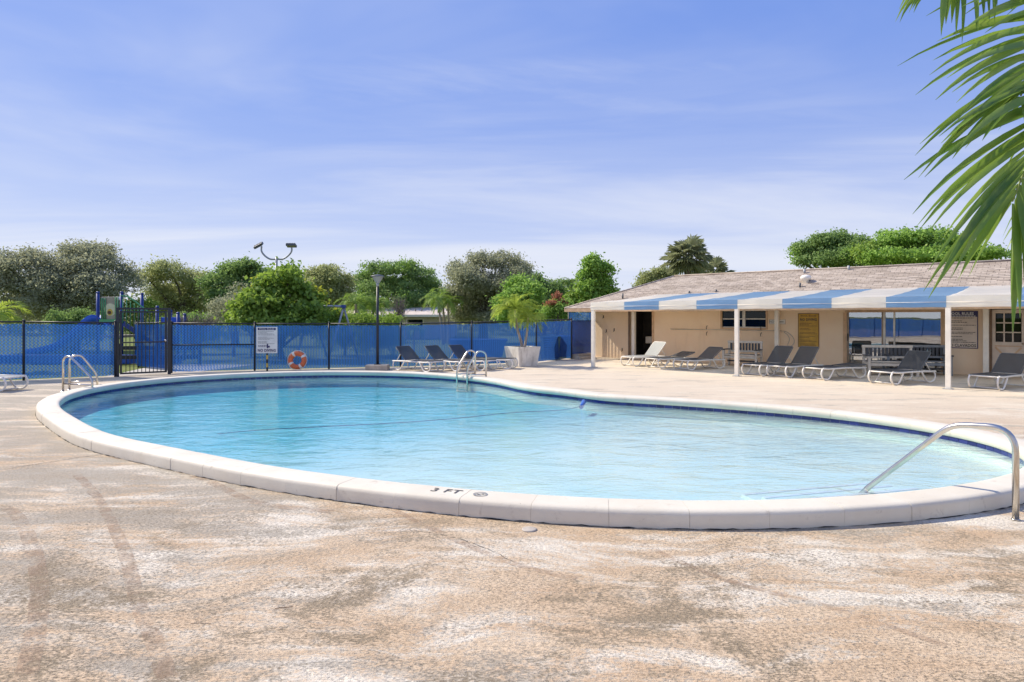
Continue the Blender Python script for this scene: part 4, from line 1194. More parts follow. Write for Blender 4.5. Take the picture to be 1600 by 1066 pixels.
# ================================================================== building + awning (local axes: x along wall, y away from pool)
A0 = Vector((2.85, 22.44, 0)); UX = Vector((.752, -.659, 0)).normalized(); RZB = math.atan2(UX.y, UX.x)
UN = Vector((-UX.y, UX.x, 0))
LOC = lambda t, n, z=0: A0 + UX*t + UN*n + Vector((0, 0, z))
WN = 5.1; T0, T1 = -3.35, 19.0; WT = .2
bld = thing('clubhouse', 'long peach clubhouse with grey shingle hip roof behind the striped awning', 'building', A0, RZB)
def bbox(name, x0, x1, y0, y1, z0, z1, m, par=bld, bev=0.0): mb = MB(); mb.b2(x0, x1, y0, y1, z0, z1); return mb.build(name, M[m] if isinstance(m, str) else m, par, bevel=bev)
HW = 2.26
def walls():
    mb = MB(); op = [(-1.55, -.51, 0, 2.06), (2.49, 4.16, 1.36, 2.02), (6.87, 9.60, .0, 1.97), (10.74, 11.62, 0, 2.02)]
    x = T0
    for a, b, z0, z1 in op:
        mb.b2(x, a, WN, WN+WT, -.05, HW)
        mb.b2(a, b, WN, WN+WT, z1, HW)
        if z0 > 0: mb.b2(a, b, WN, WN+WT, -.05, z0)
        x = b
    mb.b2(x, T1, WN, WN+WT, -.05, HW)
    me = mb.mesh('front_wall'); link_mesh('front_wall', me, M['stucco'], bld)
    bbox('side_wall', T0, T0+WT, WN+WT+.001, WN+4.7, -.05, HW, 'stucco'); bbox('side_wall', T1-WT, T1, WN+WT+.001, WN+4.7, -.05, HW, 'stucco')
    bbox('rear_wall', T0+WT+.001, T1-WT-.001, WN+4.5, WN+4.7, -.05, HW, 'stucco')
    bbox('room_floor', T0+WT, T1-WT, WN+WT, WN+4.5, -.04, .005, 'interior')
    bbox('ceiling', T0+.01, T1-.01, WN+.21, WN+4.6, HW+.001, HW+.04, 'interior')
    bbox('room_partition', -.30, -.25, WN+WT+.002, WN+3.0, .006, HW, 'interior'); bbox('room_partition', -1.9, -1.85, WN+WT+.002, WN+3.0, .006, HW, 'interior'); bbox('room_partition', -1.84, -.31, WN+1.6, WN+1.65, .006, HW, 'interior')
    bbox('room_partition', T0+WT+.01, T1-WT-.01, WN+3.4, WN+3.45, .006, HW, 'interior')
    # doorway reveal and trim
    bbox('door_casing', -.508, -.42, WN-.03, WN-.001, 0, 2.1, 'trim_tan'); bbox('door_casing', -1.64, -1.552, WN-.03, WN-.001, 0, 2.1, 'trim_brown')
walls()
tw_ = thing('washbasin', 'small white washbasin inside the dark open doorway', 'washbasin', LOC(-1.08, WN+1.1), RZB)
mb = MB(); mb.b2(-.26, .22, -.2, .2, .62, .92); mb.build('basin', M['white'], tw_, bevel=.03); mb = MB(); mb.b2(-.1, .08, -.06, .12, .0, .619); mb.build('pedestal', M['white'], tw_, bevel=.02)
tw_ = thing('shelf_unit', 'dark storage shelf with boxes inside the open doorway', 'shelf', LOC(-.66, WN+1.25), RZB)
for z in (.4, .8, 1.2, 1.6): mb = MB(); mb.b2(-.3, .3, -.15, .2, z-.015, z+.015); mb.build('shelf_board', M['bench_dark'], tw_)
for z, m in ((.5, 'trim_brown'), (.93, 'bench_grey'), (1.34, 'concrete')): mb = MB(); mb.b2(-.2, .16, -.1, .15, z-.084, z+.12); mb.build('box', M[m], tw_, bevel=.01)
def window():
    x0, x1, z0, z1 = 2.49, 4.16, 1.36, 2.02
    w = bbox('window', x0-.06, x1+.06, WN-.028, WN-.001, z1+.001, z1+.07, 'trim_tan')
    for a in ((x0-.06, x0-.001, WN-.028, WN-.001, z0-.06, z1), (x1+.001, x1+.06, WN-.028, WN-.001, z0-.06, z1)): bbox('side_trim', *a, 'trim_tan', w)
    bbox('sill', x0, x1, WN-.05, WN-.002, z0-.06, z0-.001, 'trim_tan', w)
    bbox('mullion', (x0+x1)/2-.055, (x0+x1)/2+.055, WN+.03, WN+.09, z0, z1, 'alu', w)
    for a, b in ((x0, (x0+x1)/2-.056), ((x0+x1)/2+.056, x1)):
        bbox('frame', a, b, WN+.03, WN+.08, z0, z0+.035, 'alu', w); bbox('frame', a, b, WN+.03, WN+.08, z1-.035, z1, 'alu', w); bbox('sash_bar', a, b, WN+.03, WN+.075, (z0+z1)/2-.02, (z0+z1)/2+.02, 'alu', w)
        bbox('pane', a, b, WN+.05, WN+.056, z0+.036, (z0+z1)/2-.021, 'glass_dark', w); bbox('pane', a, b, WN+.05, WN+.056, (z0+z1)/2+.021, z1-.036, 'glass_dark', w)
window()
def sliding():
    x0, x1, z1 = 6.87, 9.60, 1.97
    d = bbox('sliding_door', x0, x1, WN-.02, WN+.10, .0, .035, 'alu')
    bbox('head_frame', x0-.05, x1+.05, WN-.025, WN+.02, z1-.055, z1+.05, 'trim_tan', d)
    for a, b in ((x0-.11, x0-.001), (x1+.001, x1+.07)): bbox('jamb', a, b, WN-.025, WN-.001, 0, z1-.056, 'trim_tan', d)
    st = [x0+.001, x0+(x1-x0)*.40, x0+(x1-x0)*.515, x1-.001]
    bbox('stile', x0+.001, x0+.06, WN, WN+.06, .036, z1-.056, 'bronze', d); bbox('stile', x1-.06, x1-.001, WN, WN+.06, .036, z1-.056, 'trim_tan', d)
    bbox('stile', st[1]-.05, st[1]+.0, WN, WN+.06, .036, z1-.056, 'bronze', d); bbox('stile', st[1]+.001, st[1]+.06, WN-.01, WN+.05, .036, z1-.056, 'alu', d); bbox('stile', st[2]-.025, st[2]+.025, WN-.01, WN+.05, .036, z1-.056, 'alu', d)
    for a, b in ((x0+.061, st[1]-.051), (st[1]+.061, st[2]-.026), (st[2]+.026, x1-.061)): bbox('pane', a, b, WN+.02, WN+.028, .036, z1-.056, 'glass_mirror', d)
    bbox('handle', x0+.02, x0+.045, WN-.03, WN-.001, .95, 1.2, 'black_metal', d, .004)
sliding()
def ninelite():
    x0, x1 = 10.83, 11.60; z1 = 1.98; y = WN+.02
    d = bbox('door', x0, x1, y, y+.05, .012, 1.02, 'sign_beige'); wh = 'sign_beige'
    bbox('top_rail', x0, x1, y, y+.05, 1.87, z1, wh, d)
    for a, b in ((x0, x0+.08), (x1-.08, x1)): bbox('stile', a, b, y, y+.05, 1.021, 1.869, wh, d)
    gx0, gx1, gz0, gz1 = x0+.081, x1-.081, 1.021, 1.869; cw = (gx1-gx0)/3; ch = (gz1-gz0)/3
    for i in (1, 2):
        bbox('muntin', gx0+cw*i-.018, gx0+cw*i+.018, y+.004, y+.046, gz0, gz1, wh, d); 
        for j in range(3): bbox('muntin', gx0+cw*j+.019, gx0+cw*(j+1)-.019, y+.006, y+.044, gz0+ch*i-.018, gz0+ch*i+.018, wh, d)
    for i in range(3):
        for j in range(3): bbox('pane', gx0+cw*i+.019, gx0+cw*(i+1)-.019, y+.022, y+.027, gz0+ch*j+.019, gz0+ch*(j+1)-.019, 'glass_dark', d)
    for a, b in (((x0+.08, .14), (x1-.08, .86)), ((x0+.08, .86), (x1-.08, .14))):
        mb = MB(); dz = .008 if a[1] < b[1] else .012; mb.beam((a[0], y-dz/2-.0005, a[1]), (b[0], y-dz/2-.0005, b[1]), dz, .05); mb.build('cross_brace', M['trim_tan'], d)
    bbox('panel_moulding', x0+.06, x1-.06, y-.014, y-.0005, .885, .915, 'trim_tan', d)
    bbox('door_frame', x1+.002, x1+.09, WN-.02, WN-.001, 0, 2.05, wh); bbox('door_frame', x0-.08, x0-.002, WN-.02, WN-.001, 0, 2.05, 'trim_brown')
    mb = MB(); mb.lathe([(.0,-.05),(.028,-.04),(.028,-.02),(.012,0)], (0,0,0), 12); mb.build('knob', M['steel'], d, (x1-.05, y-.002, .98), (R(-90), 0, 0))
ninelite()
# roof: hip, courses of shingles
EV = 3.37; EZ = 2.10; RI = 3.40; RZ_ = 3.53
def roof():
    t0, t1 = T0-.40, T1+.40; b = EV + 2*RI
    r0, r1 = t0+RI, t1-RI
    mb = MB(); mb.add([(t0,EV,EZ+.03),(t1,EV,EZ+.03),(r1,EV+RI,RZ_),(r0,EV+RI,RZ_)], [(0,1,2,3)]); mb.add([(t0,b,EZ+.03),(t0,EV,EZ+.03),(r0,EV+RI,RZ_)], [(0,1,2)])
    mb.add([(t1,b,EZ+.03),(t0,b,EZ+.03),(r0,EV+RI,RZ_),(r1,EV+RI,RZ_)], [(0,1,2,3)]); mb.add([(t1,EV,EZ+.03),(t1,b,EZ+.03),(r1,EV+RI,RZ_)], [(0,1,2)])
    rf = mb.build('roof', M['shingle'], bld)
    # raised butt edges of the shingle courses on the front slope: irregular tabs
    random.seed(3); mb = MB(); sl = (RZ_-EZ-.03)/RI; nrm = Vector((0, -sl, 1)).normalized()
    nrow = 26
    for i in range(nrow):
        f = i/nrow; y = EV + RI*f; z = EZ+.03+(RZ_-EZ-.03)*f; xa, xb = t0+RI*f+.02, t1-RI*f-.02; x = xa; dy = RI/nrow
        while x < xb-.05:
            w = min(random.uniform(.18, .42), xb-x); h = random.choice((.004, .009, .014)); e = dy*random.uniform(.55, 1.0)
            p = lambda xx, yy, hh: Vector((xx, yy, z+(yy-y)*sl)) + nrm*hh
            mb.add([p(x,y,0), p(x+w-.012,y,0), p(x,y,h), p(x+w-.012,y,h), p(x,y+e,.002), p(x+w-.012,y+e,.002)], [(0,1,3,2), (2,3,5,4)]); x += w
    s = mb.build('shingle_tabs', M['shingle'], rf); s['kind'] = 'stuff'
    for xa, ya, xb, yb in ((t0,EV,t1,EV),(t1,EV,t1,b),(t1,b,t0,b),(t0,b,t0,EV)):
        mb = MB(); mb.beam((xa,ya,EZ-.045), (xb,yb,EZ-.045), .03, .14); mb.build('fascia', M['trim_tan'], bld)
    mb = MB(); mb.add([(t0+.02,EV+.02,EZ-.1),(t1-.02,EV+.02,EZ-.1),(t1-.02,b-.02,EZ-.1),(t0+.02,b-.02,EZ-.1)], [(0,3,2,1)]); mb.build('soffit', M['soffit'], bld)
    mb = MB(); mb.tube([(r0,EV+RI,RZ_+.005), (r1,EV+RI,RZ_+.005)], .05, 6); mb.build('ridge_cap', M['shingle'], rf)
    mb = MB(); mb.tube([(t0,EV,EZ+.035), (r0,EV+RI,RZ_+.005)], .045, 6); mb.build('hip_cap', M['shingle'], rf)
    def on(px, py):
        """roof point seen at photo pixel, by marching on the front slope"""
        best = None
        for k in range(400):
            n = EV + RI*k/399; zz = EZ+.03+(RZ_-EZ-.03)*k/399; x = (px-800)/F
            t = (x*(A0.y+UN.y*n) - (A0.x+UN.x*n))/(UX.x - x*UX.y); w = LOC(t, n); yy = HOR-(zz-EYE)/w.y*F; d = abs(yy-py)
            if best is None or d < best[0]: best = (d, t, n, zz)
        return best[1:]
    for px, py, h, r, m in ((973,467,.22,.035,'dark_grey'), (1250,449,.16,.035,'dark_grey'), (1257,427,.16,.04,'grey_metal'), (1326,422,.16,.04,'grey_metal'), (1077,458,.08,.04,'dark_grey'), (1119,456,.08,.04,'dark_grey')):
        t, n, z = on(px, py); mb = MB(); mb.tube([(t,n,z-.05), (t,n,z+h)], r, 9); mb.build('vent_pipe', M[m], rf)
    t, n, z = on(1259, 441); mb = MB(); mb.lathe([(.11,-.06),(.11,.07),(.17,.10),(.19,.17),(.15,.23),(.06,.26),(0,.262)], (t,n,z), 14); mb.build('roof_turbine', M['white'], rf)
roof()
# awning
awn = thing('striped_awning', 'long blue and white striped awning on white posts along the clubhouse', 'awning', A0, RZB)
def awning():
    S = 1.291; zf, zr = 2.275, 2.69; D = 4.86; zb = 2.0
    for i in range(14):
        m = M['aw_blue'] if i % 2 else M['aw_white']; a, b = i*S+.002, (i+1)*S-.002
        if i == 0: a = -.07
        mb = MB(); nx, ny = 6, 12; vs = []
        for ix in range(nx+1):
            for iy in range(ny+1):
                f = iy/ny; x = a+(b-a)*ix/nx; sag = -.035*math.sin(f*PI*1)*(.6+.4*math.cos((x % 5.17)/5.17*2*PI)) - .012*math.sin(f*PI*4)**2
                vs.append((x, -.06+f*D, zf+(zr-zf)*f+sag))
        mb.add(vs, [(ix*(ny+1)+iy, (ix+1)*(ny+1)+iy, (ix+1)*(ny+1)+iy+1, ix*(ny+1)+iy+1) for ix in range(nx) for iy in range(ny)], True)
        st = mb.build('white_stripe' if i % 2 == 0 else 'blue_stripe', m, awn)
        mb = MB(); vs = []; nz = 5; nx = 8
        for ix in range(nx+1):
            x = a+(b-a)*ix/nx
            for iz in range(nz+1): g = iz/nz; vs.append((x, -.062-.012*math.sin(g*PI)*(1+.6*math.sin(x*7)) , zf-.002-(zf-zb)*g + .004*math.sin(x*9)*(g > .99)))
        mb.add(vs, [(ix*(nz+1)+iz, (ix+1)*(nz+1)+iz, (ix+1)*(nz+1)+iz+1, ix*(nz+1)+iz+1) for ix in range(nx) for iz in range(nz)], True)
        v = mb.build('valance', m, st)
        mb = MB(); mb.tube([(a,-.084,zf-.15), (b,-.084,zf-.15)], .0055, 5); mb.build('piping', M['white'], st)
    wh = M['white']; x1 = 14*S
    fb = MB(); fb.b2(-.04, x1, -.03, .02, zb+.01, zb+.06); fb.build('front_beam', wh, awn)
    k = 0
    for x in (0.0, 5.12, 10.36, 15.6):
        mb = MB(); mb.b2(x-.055, x+.055, -.057, .053, .0, zb+.009); p = mb.build('front_post', wh, awn, bevel=.004)
        mb = MB(); mb.b2(x-.11, x+.11, -.10, .10, .001, .012); mb.build('foot_plate', M['grey_metal'], p)
        mb = MB(); mb.beam((x,-.0,zf-.06), (x,3.25,zf+.20), .05, .05); mb.build('rafter', wh, awn)
    for x in (-1.27, 4.62, 10.70, 16.5):
        mb = MB(); mb.b2(x-.07, x+.07, 4.84, 4.98, .0, zb-.004); mb.build('rear_post', wh, awn, bevel=.004)
    for x in (2.56, 7.7, 12.9): mb = MB(); mb.beam((x,-.0,zf-.06), (x,3.25,zf+.20), .04, .04); mb.build('rafter', wh, awn)
awning()
# signs on the wall
def wall_sign(name, label, x0, x1, z0, z1, face, border):
    t = thing(name, label, 'sign', LOC((x0+x1)/2, WN-.012, 0), RZB); w = (x1-x0)/2
    mb = MB(); mb.b2(-w, w, -.008, .011, z0, z1); mb.build('board', border, t)
    mb = MB(); mb.b2(-w+.022, w-.022, -.0105, -.0085, z0+.022, z1-.022); mb.build('face', face, t)
    return t, w
t, w = wall_sign('pool_sign', 'faded gold pool sign on the peach wall above two upright loungers', 5.29, 5.99, .69, 1.89, M['sign_gold'], M['ink_brown'])
text_mesh('title_text', 'POOL RULES', .085, M['ink_brown'], t, (0, -.0125, 1.80), RX, 1.0, .001, 'CENTER', .002)
text_mesh('warning_text', 'NO DIVING', .125, M['ink_black'], t, (0, -.0125, 1.665), RX, .82, .001, 'CENTER', .004)
text_lines(t, -w+.06, w-.07, .74, 1.56, 18, M['ink_brown'], -.0125, 11, .42, (3, 6, 9, 12, 15))
t, w = wall_sign('pool_sign', 'pool rules sign with navy header and big NO CLAVADOS line beside the nine-pane door', 9.66, 10.49, .80, 1.945, M['sign_beige'], M['ink_navy'])
mb = MB(); mb.b2(-w+.012, w-.012, -.0135, -.011, 1.765, 1.935); mb.build('header_band', M['ink_navy'], t)
text_mesh('header_text', 'POOL RULES', .118, M['sign_white'], t, (0, -.0150, 1.86), RX, .88, .001, 'CENTER', .003)
text_lines(t, -w+.06, w-.06, 1.775, 1.80, 1, M['sign_white'], -.0145, 2, .8)
text_mesh('warning_text', 'NO CLAVADOS', .125, M['ink_black'], t, (0, -.0125, .885), RX, .80, .001, 'CENTER', .003)
text_lines(t, -w+.05, w-.06, .965, 1.75, 18, M['ink_black'], -.0125, 21, .42, (1, 4, 6, 9, 12, 14))
t, w = wall_sign('plaque', 'small pale plaque on the peach wall half behind an awning post', 4.27, 4.86, 1.50, 1.68, M['sign_white'], M['sign_beige'])
text_mesh('plaque_text', 'NO', .12, M['ink_grey'], t, (-.19, -.0125, 1.59), RX, .9, .001, 'CENTER', .002)
text_lines(t, -.07, .24, 1.55, 1.63, 1, M['ink_grey'], -.0125, 4, .7)
# rescue hook pole hung along the wall
hk = thing('rescue_hook', 'long rescue pole with looped hook hung along the peach wall', 'rescue hook', LOC(.9, WN-.06, 0), RZB)
mb = MB(); mb.tube([(-.55,0,1.27), (3.72,0,1.27)], .014, 7); mb.build('pole', M['alu'], hk)
mb = MB(); mb.tube(smooth_path([(3.72,0,1.27), (4.02,0,1.22), (4.24,0,1.02), (4.26,0,.82), (4.13,0,.70), (4.05,0,.76), (4.11,0,.95), (4.06,0,1.10), (3.92,0,1.22)], 6), .008, 6); mb.build('hook', M['grey_metal'], hk)
for x in (1.0, 3.1):
    for z in (1.36, 1.12): mb = MB(); mb.tube(smooth_path([(x,.055,z+.06), (x,-.03,z+.02), (x,-.035,z-.05), (x,.0,z-.07)], 3), .010, 6); mb.build('bracket', M['black_metal'], hk)
for k, (x, z, l) in enumerate(((-2.9, 1.72, 'topmost'), (-2.35, 1.15, 'middle'), (-2.75, 1.1, 'leftmost lower'), (-1.95, .30, 'lowest'))):
    h = thing('wall_hook', f'{l} of four small dark hooks on the sunlit peach wall', 'hook', LOC(x, WN-.001, z), RZB, 'hooks on the sunlit wall')
    mb = MB(); mb.tube(smooth_path([(0,0,.06), (.02,-.06,.09), (.05,-.10,.04), (.03,-.11,-.02)], 4), .012, 6); mb.build('hook_arm', M['black_metal'], h)
    mb = MB(); mb.b2(-.02, .02, -.008, -.0005, .0, .12); mb.build('hook_plate', M['black_metal'], h)

# benches
def bench(label, loc, rz, w, pale='bench_pale', dark='bench_dark'):
    t = thing('bench', label, 'bench', loc, rz, 'slatted benches under the awning'); h = w/2; p = M[pale]; d = M[dark]
    for s in (-1, 1):
        x = s*(h-.04)
        mb = MB(); mb.b2(x-.035, x+.035, -.29, -.22, 0, .58); mb.build('front_leg', p, t, bevel=.005)
        mb = MB(); mb.beam((x, .24, 0), (x, .28, .82), .07, .07, (1,0,0)); mb.build('rear_leg', p, t, bevel=.005)
        mb = MB(); mb.b2(x-.05, x+.05, -.34, .24, .582, .615); mb.build('armrest', d, t, bevel=.006)
        mb = MB(); mb.b2(x-.03, x+.03, -.219, .21, .33, .40); mb.build('side_rail', p, t)
    mb = MB(); mb.b2(-h-.01, h+.01, .235, .30, .822, .90); mb.build('back_top_rail', p, t, bevel=.006)
    mb = MB(); mb.b2(-h+.08, h-.08, .225, .275, .50, .56); mb.build('back_lower_rail', p, t, bevel=.004)
    n = int(w/.115)
    for i in range(n): x = -h+.13 + (w-.26)*i/(n-1); mb = MB(); mb.b2(x-.034, x+.034, .245, .270, .561, .821); mb.build('back_slat', d, t)
    for i in range(5): y = -.27 + i*.112; mb = MB(); mb.b2(-h+.08, h-.08, y-.048, y+.048, .405, .435); mb.build('seat_slat', p if i == 0 else d, t, bevel=.003)
    mb = MB(); mb.b2(-h+.08, h-.08, -.285, -.225, .30, .38); mb.build('front_apron', p, t)
    mb = MB(); mb.b2(-h+.08, h-.08, -.02, .02, .16, .21); mb.build('stretcher', d, t)
bench('small pale bench with dark slats below the wall window', LOC(3.75, 3.9), RZB, 1.25)
bench('wide pale bench with dark slats before the sliding glass door', LOC(8.5, 3.3), RZB+.50, 1.38)
bench('dark grey bench mostly hidden behind the wide pale bench', LOC(9.05, 4.1), RZB+.45, 1.75, 'bench_grey', 'bench_dark')
# neighbour house beyond
def house(label, x0, x1, D, ze, zr, dp=8, roofm='roof_pale'):
    t = thing('neighbour_house', label, 'house', (0, 0, 0)); a, b = (x0-800)/F*D, (x1-800)/F*D
    mb = MB(); mb.b2(a+.6, b-.6, D, D+dp, 0, ze); mb.build('wall', M['house_pale'], t)
    mb = MB(); mb.add([(a,D-.6,ze),(b,D-.6,ze),(b,D+dp+.6,ze),(a,D+dp+.6,ze),(a+1.5,D+dp/2,zr),(b-1.5,D+dp/2,zr)], [(0,1,5,4),(1,2,5),(2,3,4,5),(3,0,4),(0,3,2,1)]); rf = mb.build('roof', M[roofm], t)
    mb = MB(); mb.b2(a, b, -.01+D-.62, D-.601, ze-.16, ze+.02); mb.build('fascia', M['white'], t)
    for f in (.25, .6): x = a+(b-a)*f; mb = MB(); mb.b2(x, x+1.4, D-.03, D-.002, .9, ze-.3); w = mb.build('window', M['white'], t); mb = MB(); mb.b2(x+.08, x+1.32, D-.05, D-.032, .98, ze-.38); mb.build('pane', M['glass_dark'], w)
    for px in (645, 655): x = (px-800)/F*D; mb = MB(); mb.tube([(x, D+1.5, ze+.2), (x, D+1.5, zr-.15)], .05, 6); mb.build('vent_pipe', M['dark_grey'], rf)
house('low neighbouring house with pale pinkish roof beyond the fence', 520, 712, 52, 1.95, 2.62)

# ================================================================== trees
def leaf_mesh(name, pos, nor, size, mat, parent, asp=.55, seed=0):
    """one small bent leaf (diamond) per position"""
    rg = np.random.default_rng(seed); n = len(pos)
    nor = nor / (np.linalg.norm(nor, axis=1, keepdims=True) + 1e-9)
    a = rg.normal(size=(n, 3)); a -= nor * (a*nor).sum(1, keepdims=True); a /= np.linalg.norm(a, axis=1, keepdims=True) + 1e-9
    b = np.cross(nor, a); s = size[:,None]
    v = np.empty((n, 4, 3)); v[:,0] = pos - a*s; v[:,1] = pos - b*s*asp + nor*s*.12; v[:,2] = pos + a*s - nor*s*.15; v[:,3] = pos + b*s*asp + nor*s*.12
    me = bpy.data.meshes.new(name); me.vertices.add(n*4); me.vertices.foreach_set('co', v.astype(np.float32).ravel())
    me.loops.add(n*4); me.loops.foreach_set('vertex_index', np.arange(n*4, dtype=np.int32))
    me.polygons.add(n); me.polygons.foreach_set('loop_start', np.arange(0, n*4, 4, dtype=np.int32)); me.polygons.foreach_set('loop_total', np.full(n, 4, dtype=np.int32))
    me.update(); me.validate()
    return link_mesh(name, me, mat, parent)
def crown_points(lobes, n, rg, tuft=.30, per=11, up=.35):
    """leaves in tufts on the outer shells of overlapping lobes"""
    vol = np.array([l[3]*l[5] + l[3]*l[4] for l in lobes])*rg.uniform(.55, 1.3, len(lobes)); vol /= vol.sum(); P_, N_ = [], []
    for l, f in zip(lobes, vol):
        k = max(3, int(n*f/per)); d = rg.normal(size=(k, 3)); d[:,2] = d[:,2]*.85 + .18; d /= np.linalg.norm(d, axis=1, keepdims=True)
        r = .70 + .42*rg.random(k); R3 = np.array(l[3:6]); c = np.array(l[:3]) + d*R3*r[:,None]
        t = c[:,None,:] + rg.normal(size=(k, per, 3))*(tuft*rg.uniform(.35, 1.0, (k, 1, 1)))*np.array([1, 1, .7]); nn = d[:,None,:]*.8 + rg.normal(size=(k, per, 3))*.75; nn[:,:,2] += up
        P_.append(t.reshape(-1, 3)); N_.append(nn.reshape(-1, 3))
    return np.concatenate(P_), np.concatenate(N_)
def tree(name, label, cat, cx, D, lobes, n, ls, mat, group=None, trunk=.2, tuft=.3, seed=0, bark_='bark', split=1.2, mat2=None, asp=.55, per=11, skirt=True):
    """lobes in photo pixels (x, y, rx, ry) at distance D, given their own depths"""
    rg = np.random.default_rng(seed+1); k = D/F; base = Vector(((cx-800)*k, D, 0)); t = thing(name, label, cat, base, 0, group); L = []
    xs = [l[0] for l in lobes]; W = (max(xs)-min(xs))*k/2 + .5
    for i, l in enumerate(lobes):
        x = (l[0]-cx)*k; z = EYE-(l[1]-HOR)*k; rx, rz = l[2]*k*.86, l[3]*k*.88
        dy = float(rg.uniform(-.6, .6))*W*.8; L.append((x, dy, z, rx, (rx+rz)/2*1.05, rz))
        # smaller shoots around each lobe break up its outline
        for j in range(6):
            a = rg.uniform(0, 2*PI); e = rg.uniform(-.4, 1.3); q = .38 + .5*rg.random()
            L.append((x+math.cos(a)*math.cos(e)*rx*.95, dy+math.sin(a)*math.cos(e)*rx*.95, z+math.sin(e)*rz*.95, rx*q*.62, rx*q*.62, rz*q*.62))
        for j in range(3):   # loose sprays reaching past the outline
            a = rg.uniform(0, 2*PI); e = rg.uniform(-.2, 1.4); q = rg.uniform(1.05, 1.28); s_ = rg.uniform(.10, .2)
            L.append((x+math.cos(a)*math.cos(e)*rx*q, dy+math.sin(a)*math.cos(e)*rx*q, z+math.sin(e)*rz*q, rx*s_*1.5, rx*s_*1.5, rz*s_))
    p, nn = crown_points(L, int(n*2.0), rg, tuft, per); sz = ls*.72*rg.uniform(.6, 1.25, len(p)); ok = p[:,2] > .05; p, nn, sz = p[ok], nn[ok], sz[ok]
    if mat2:
        pk = (np.sin(p[:,0]*1.7+seed)+np.sin(p[:,1]*1.3)+np.sin(p[:,2]*2.1+1)+rg.normal(size=len(p))*.5) > 1.3
        leaf_mesh('crown', p[~pk], nn[~pk], sz[~pk], M[mat], t, asp, seed); leaf_mesh('young_shoots', p[pk], nn[pk], sz[pk], M[mat2], t, asp, seed+5)
    else: leaf_mesh('crown', p, nn, sz, M[mat], t, asp, seed)
    mb = MB(); zc = np.mean([l[2] for l in L]); zs = max(.4, min(split, zc*.6)); rnd = random.Random(seed)
    mb.tube([(0,0,-.05), (rnd.uniform(-.05,.05),0,zs*.5), (rnd.uniform(-.1,.1),0,zs)], [trunk*1.25, trunk, trunk*.9], 9)
    for l in L[::10]:
        e = Vector(l[:3]); m = Vector((e.x*.45, e.y*.45, zs+(e.z-zs)*.55)); m += Vector((rnd.uniform(-.2,.2), rnd.uniform(-.2,.2), .1))
        mb.tube(smooth_path([(0,0,zs-.1), m, e], 4), [trunk*.6*(1-.85*i/8) for i in range(9)], 6)
        for j in range(4):
            d = Vector((rnd.gauss(0,1), rnd.gauss(0,1), rnd.uniform(.1,1))).normalized(); f = e + Vector((d.x*l[3], d.y*l[4], d.z*l[5]))*.85
            mb.tube([m.lerp(e, .7), e.lerp(f, .5)+Vector((0,0,.1)), f], [trunk*.16, trunk*.1, trunk*.03], 5)
    mb.build('trunk', M[bark_], t)
    return t
TG = 'trees beyond the blue fence'
tree('oak_tree', 'broad grey-green oak, largest tree behind the playground', 'tree', 105, 34, [(60,425,48,32),(120,405,45,26),(150,430,48,32),(30,450,36,30),(90,455,55,34),(170,455,32,26),(128,395,26,16),(20,475,32,22),(75,480,55,22),(140,480,45,20),(50,405,18,12)], 26000, .105, 'lf_grey', TG, .32, .30, 1, split=1.6, per=10)
tree('olive_tree', 'open olive-green tree beyond the gate, sky showing through', 'tree', 285, 41, [(245,440,25,13),(275,425,26,12),(300,440,30,17),(262,465,36,20),(310,465,30,20),(270,485,40,14)], 11500, .105, 'lf_olive', TG, .22, .33, 2, split=1.6)
tree('dark_tree', 'dark leafy tree rising behind the grey twiggy shrub', 'tree', 368, 40, [(350,428,17,14),(374,420,24,13),(395,430,20,16),(345,450,24,18),(385,455,30,24),(360,475,30,18)], 10500, .125, 'lf_dark', TG, .22, .28, 3)
tree('sea_grape', 'bright green sea grape bush below the floodlights, yellowish on top', 'bush', 440, 27, [(440,428,16,10),(462,434,16,10),(424,446,15,12),(455,452,26,15),(482,462,18,13),(430,470,30,15),(400,482,22,12),(462,482,34,16),(496,488,20,12),(385,498,22,10),(430,500,40,16),(510,500,20,9),(475,508,36,14)], 9000, .125, 'lf_bright', TG, .12, .26, 4, split=.6, mat2='lf_yellow', asp=.8, per=7)
tree('round_tree', 'greyish round tree directly behind the sea grape bush', 'tree', 505, 50, [(488,434,14,13),(515,432,20,14),(535,445,15,15),(500,460,32,24),(530,470,24,20)], 8500, .13, 'lf_olive', TG, .22, .34, 5)
tree('spreading_tree', 'dark spreading flat-topped tree above the pale neighbour roof', 'tree', 612, 58, [(570,438,20,15),(600,422,28,11),(630,420,26,11),(655,432,24,12),(590,450,34,24),(640,455,38,26),(612,470,58,24),(672,460,18,26)], 15000, .15, 'lf_dark', TG, .3, .36, 6, mat2='lf_mid')
tree('live_oak', 'tall grey-green live oak behind the loungers and dumpster', 'tree', 755, 44, [(715,425,18,15),(755,410,24,14),(790,412,26,14),(812,425,18,14),(735,445,34,24),(785,445,40,26),(720,470,32,22),(765,475,45,25),(812,465,24,24),(735,495,30,14),(790,498,40,14)], 24000, .115, 'lf_grey', TG, .32, .32, 7, split=1.8, per=10)
tree('dark_oak', 'dark rounded oak between the live oak and red-flowering bush', 'tree', 850, 50, [(835,445,22,14),(860,455,22,16),(845,475,34,22),(875,468,14,18)], 7500, .13, 'lf_dark', TG, .22, .32, 8)
tree('leafy_tree', 'light green leafy tree behind the planter palms', 'tree', 815, 33, [(810,445,18,12),(828,462,24,18),(795,475,20,20),(840,485,20,16),(815,495,30,14)], 5600, .115, 'lf_mid', TG, .12, .24, 9)
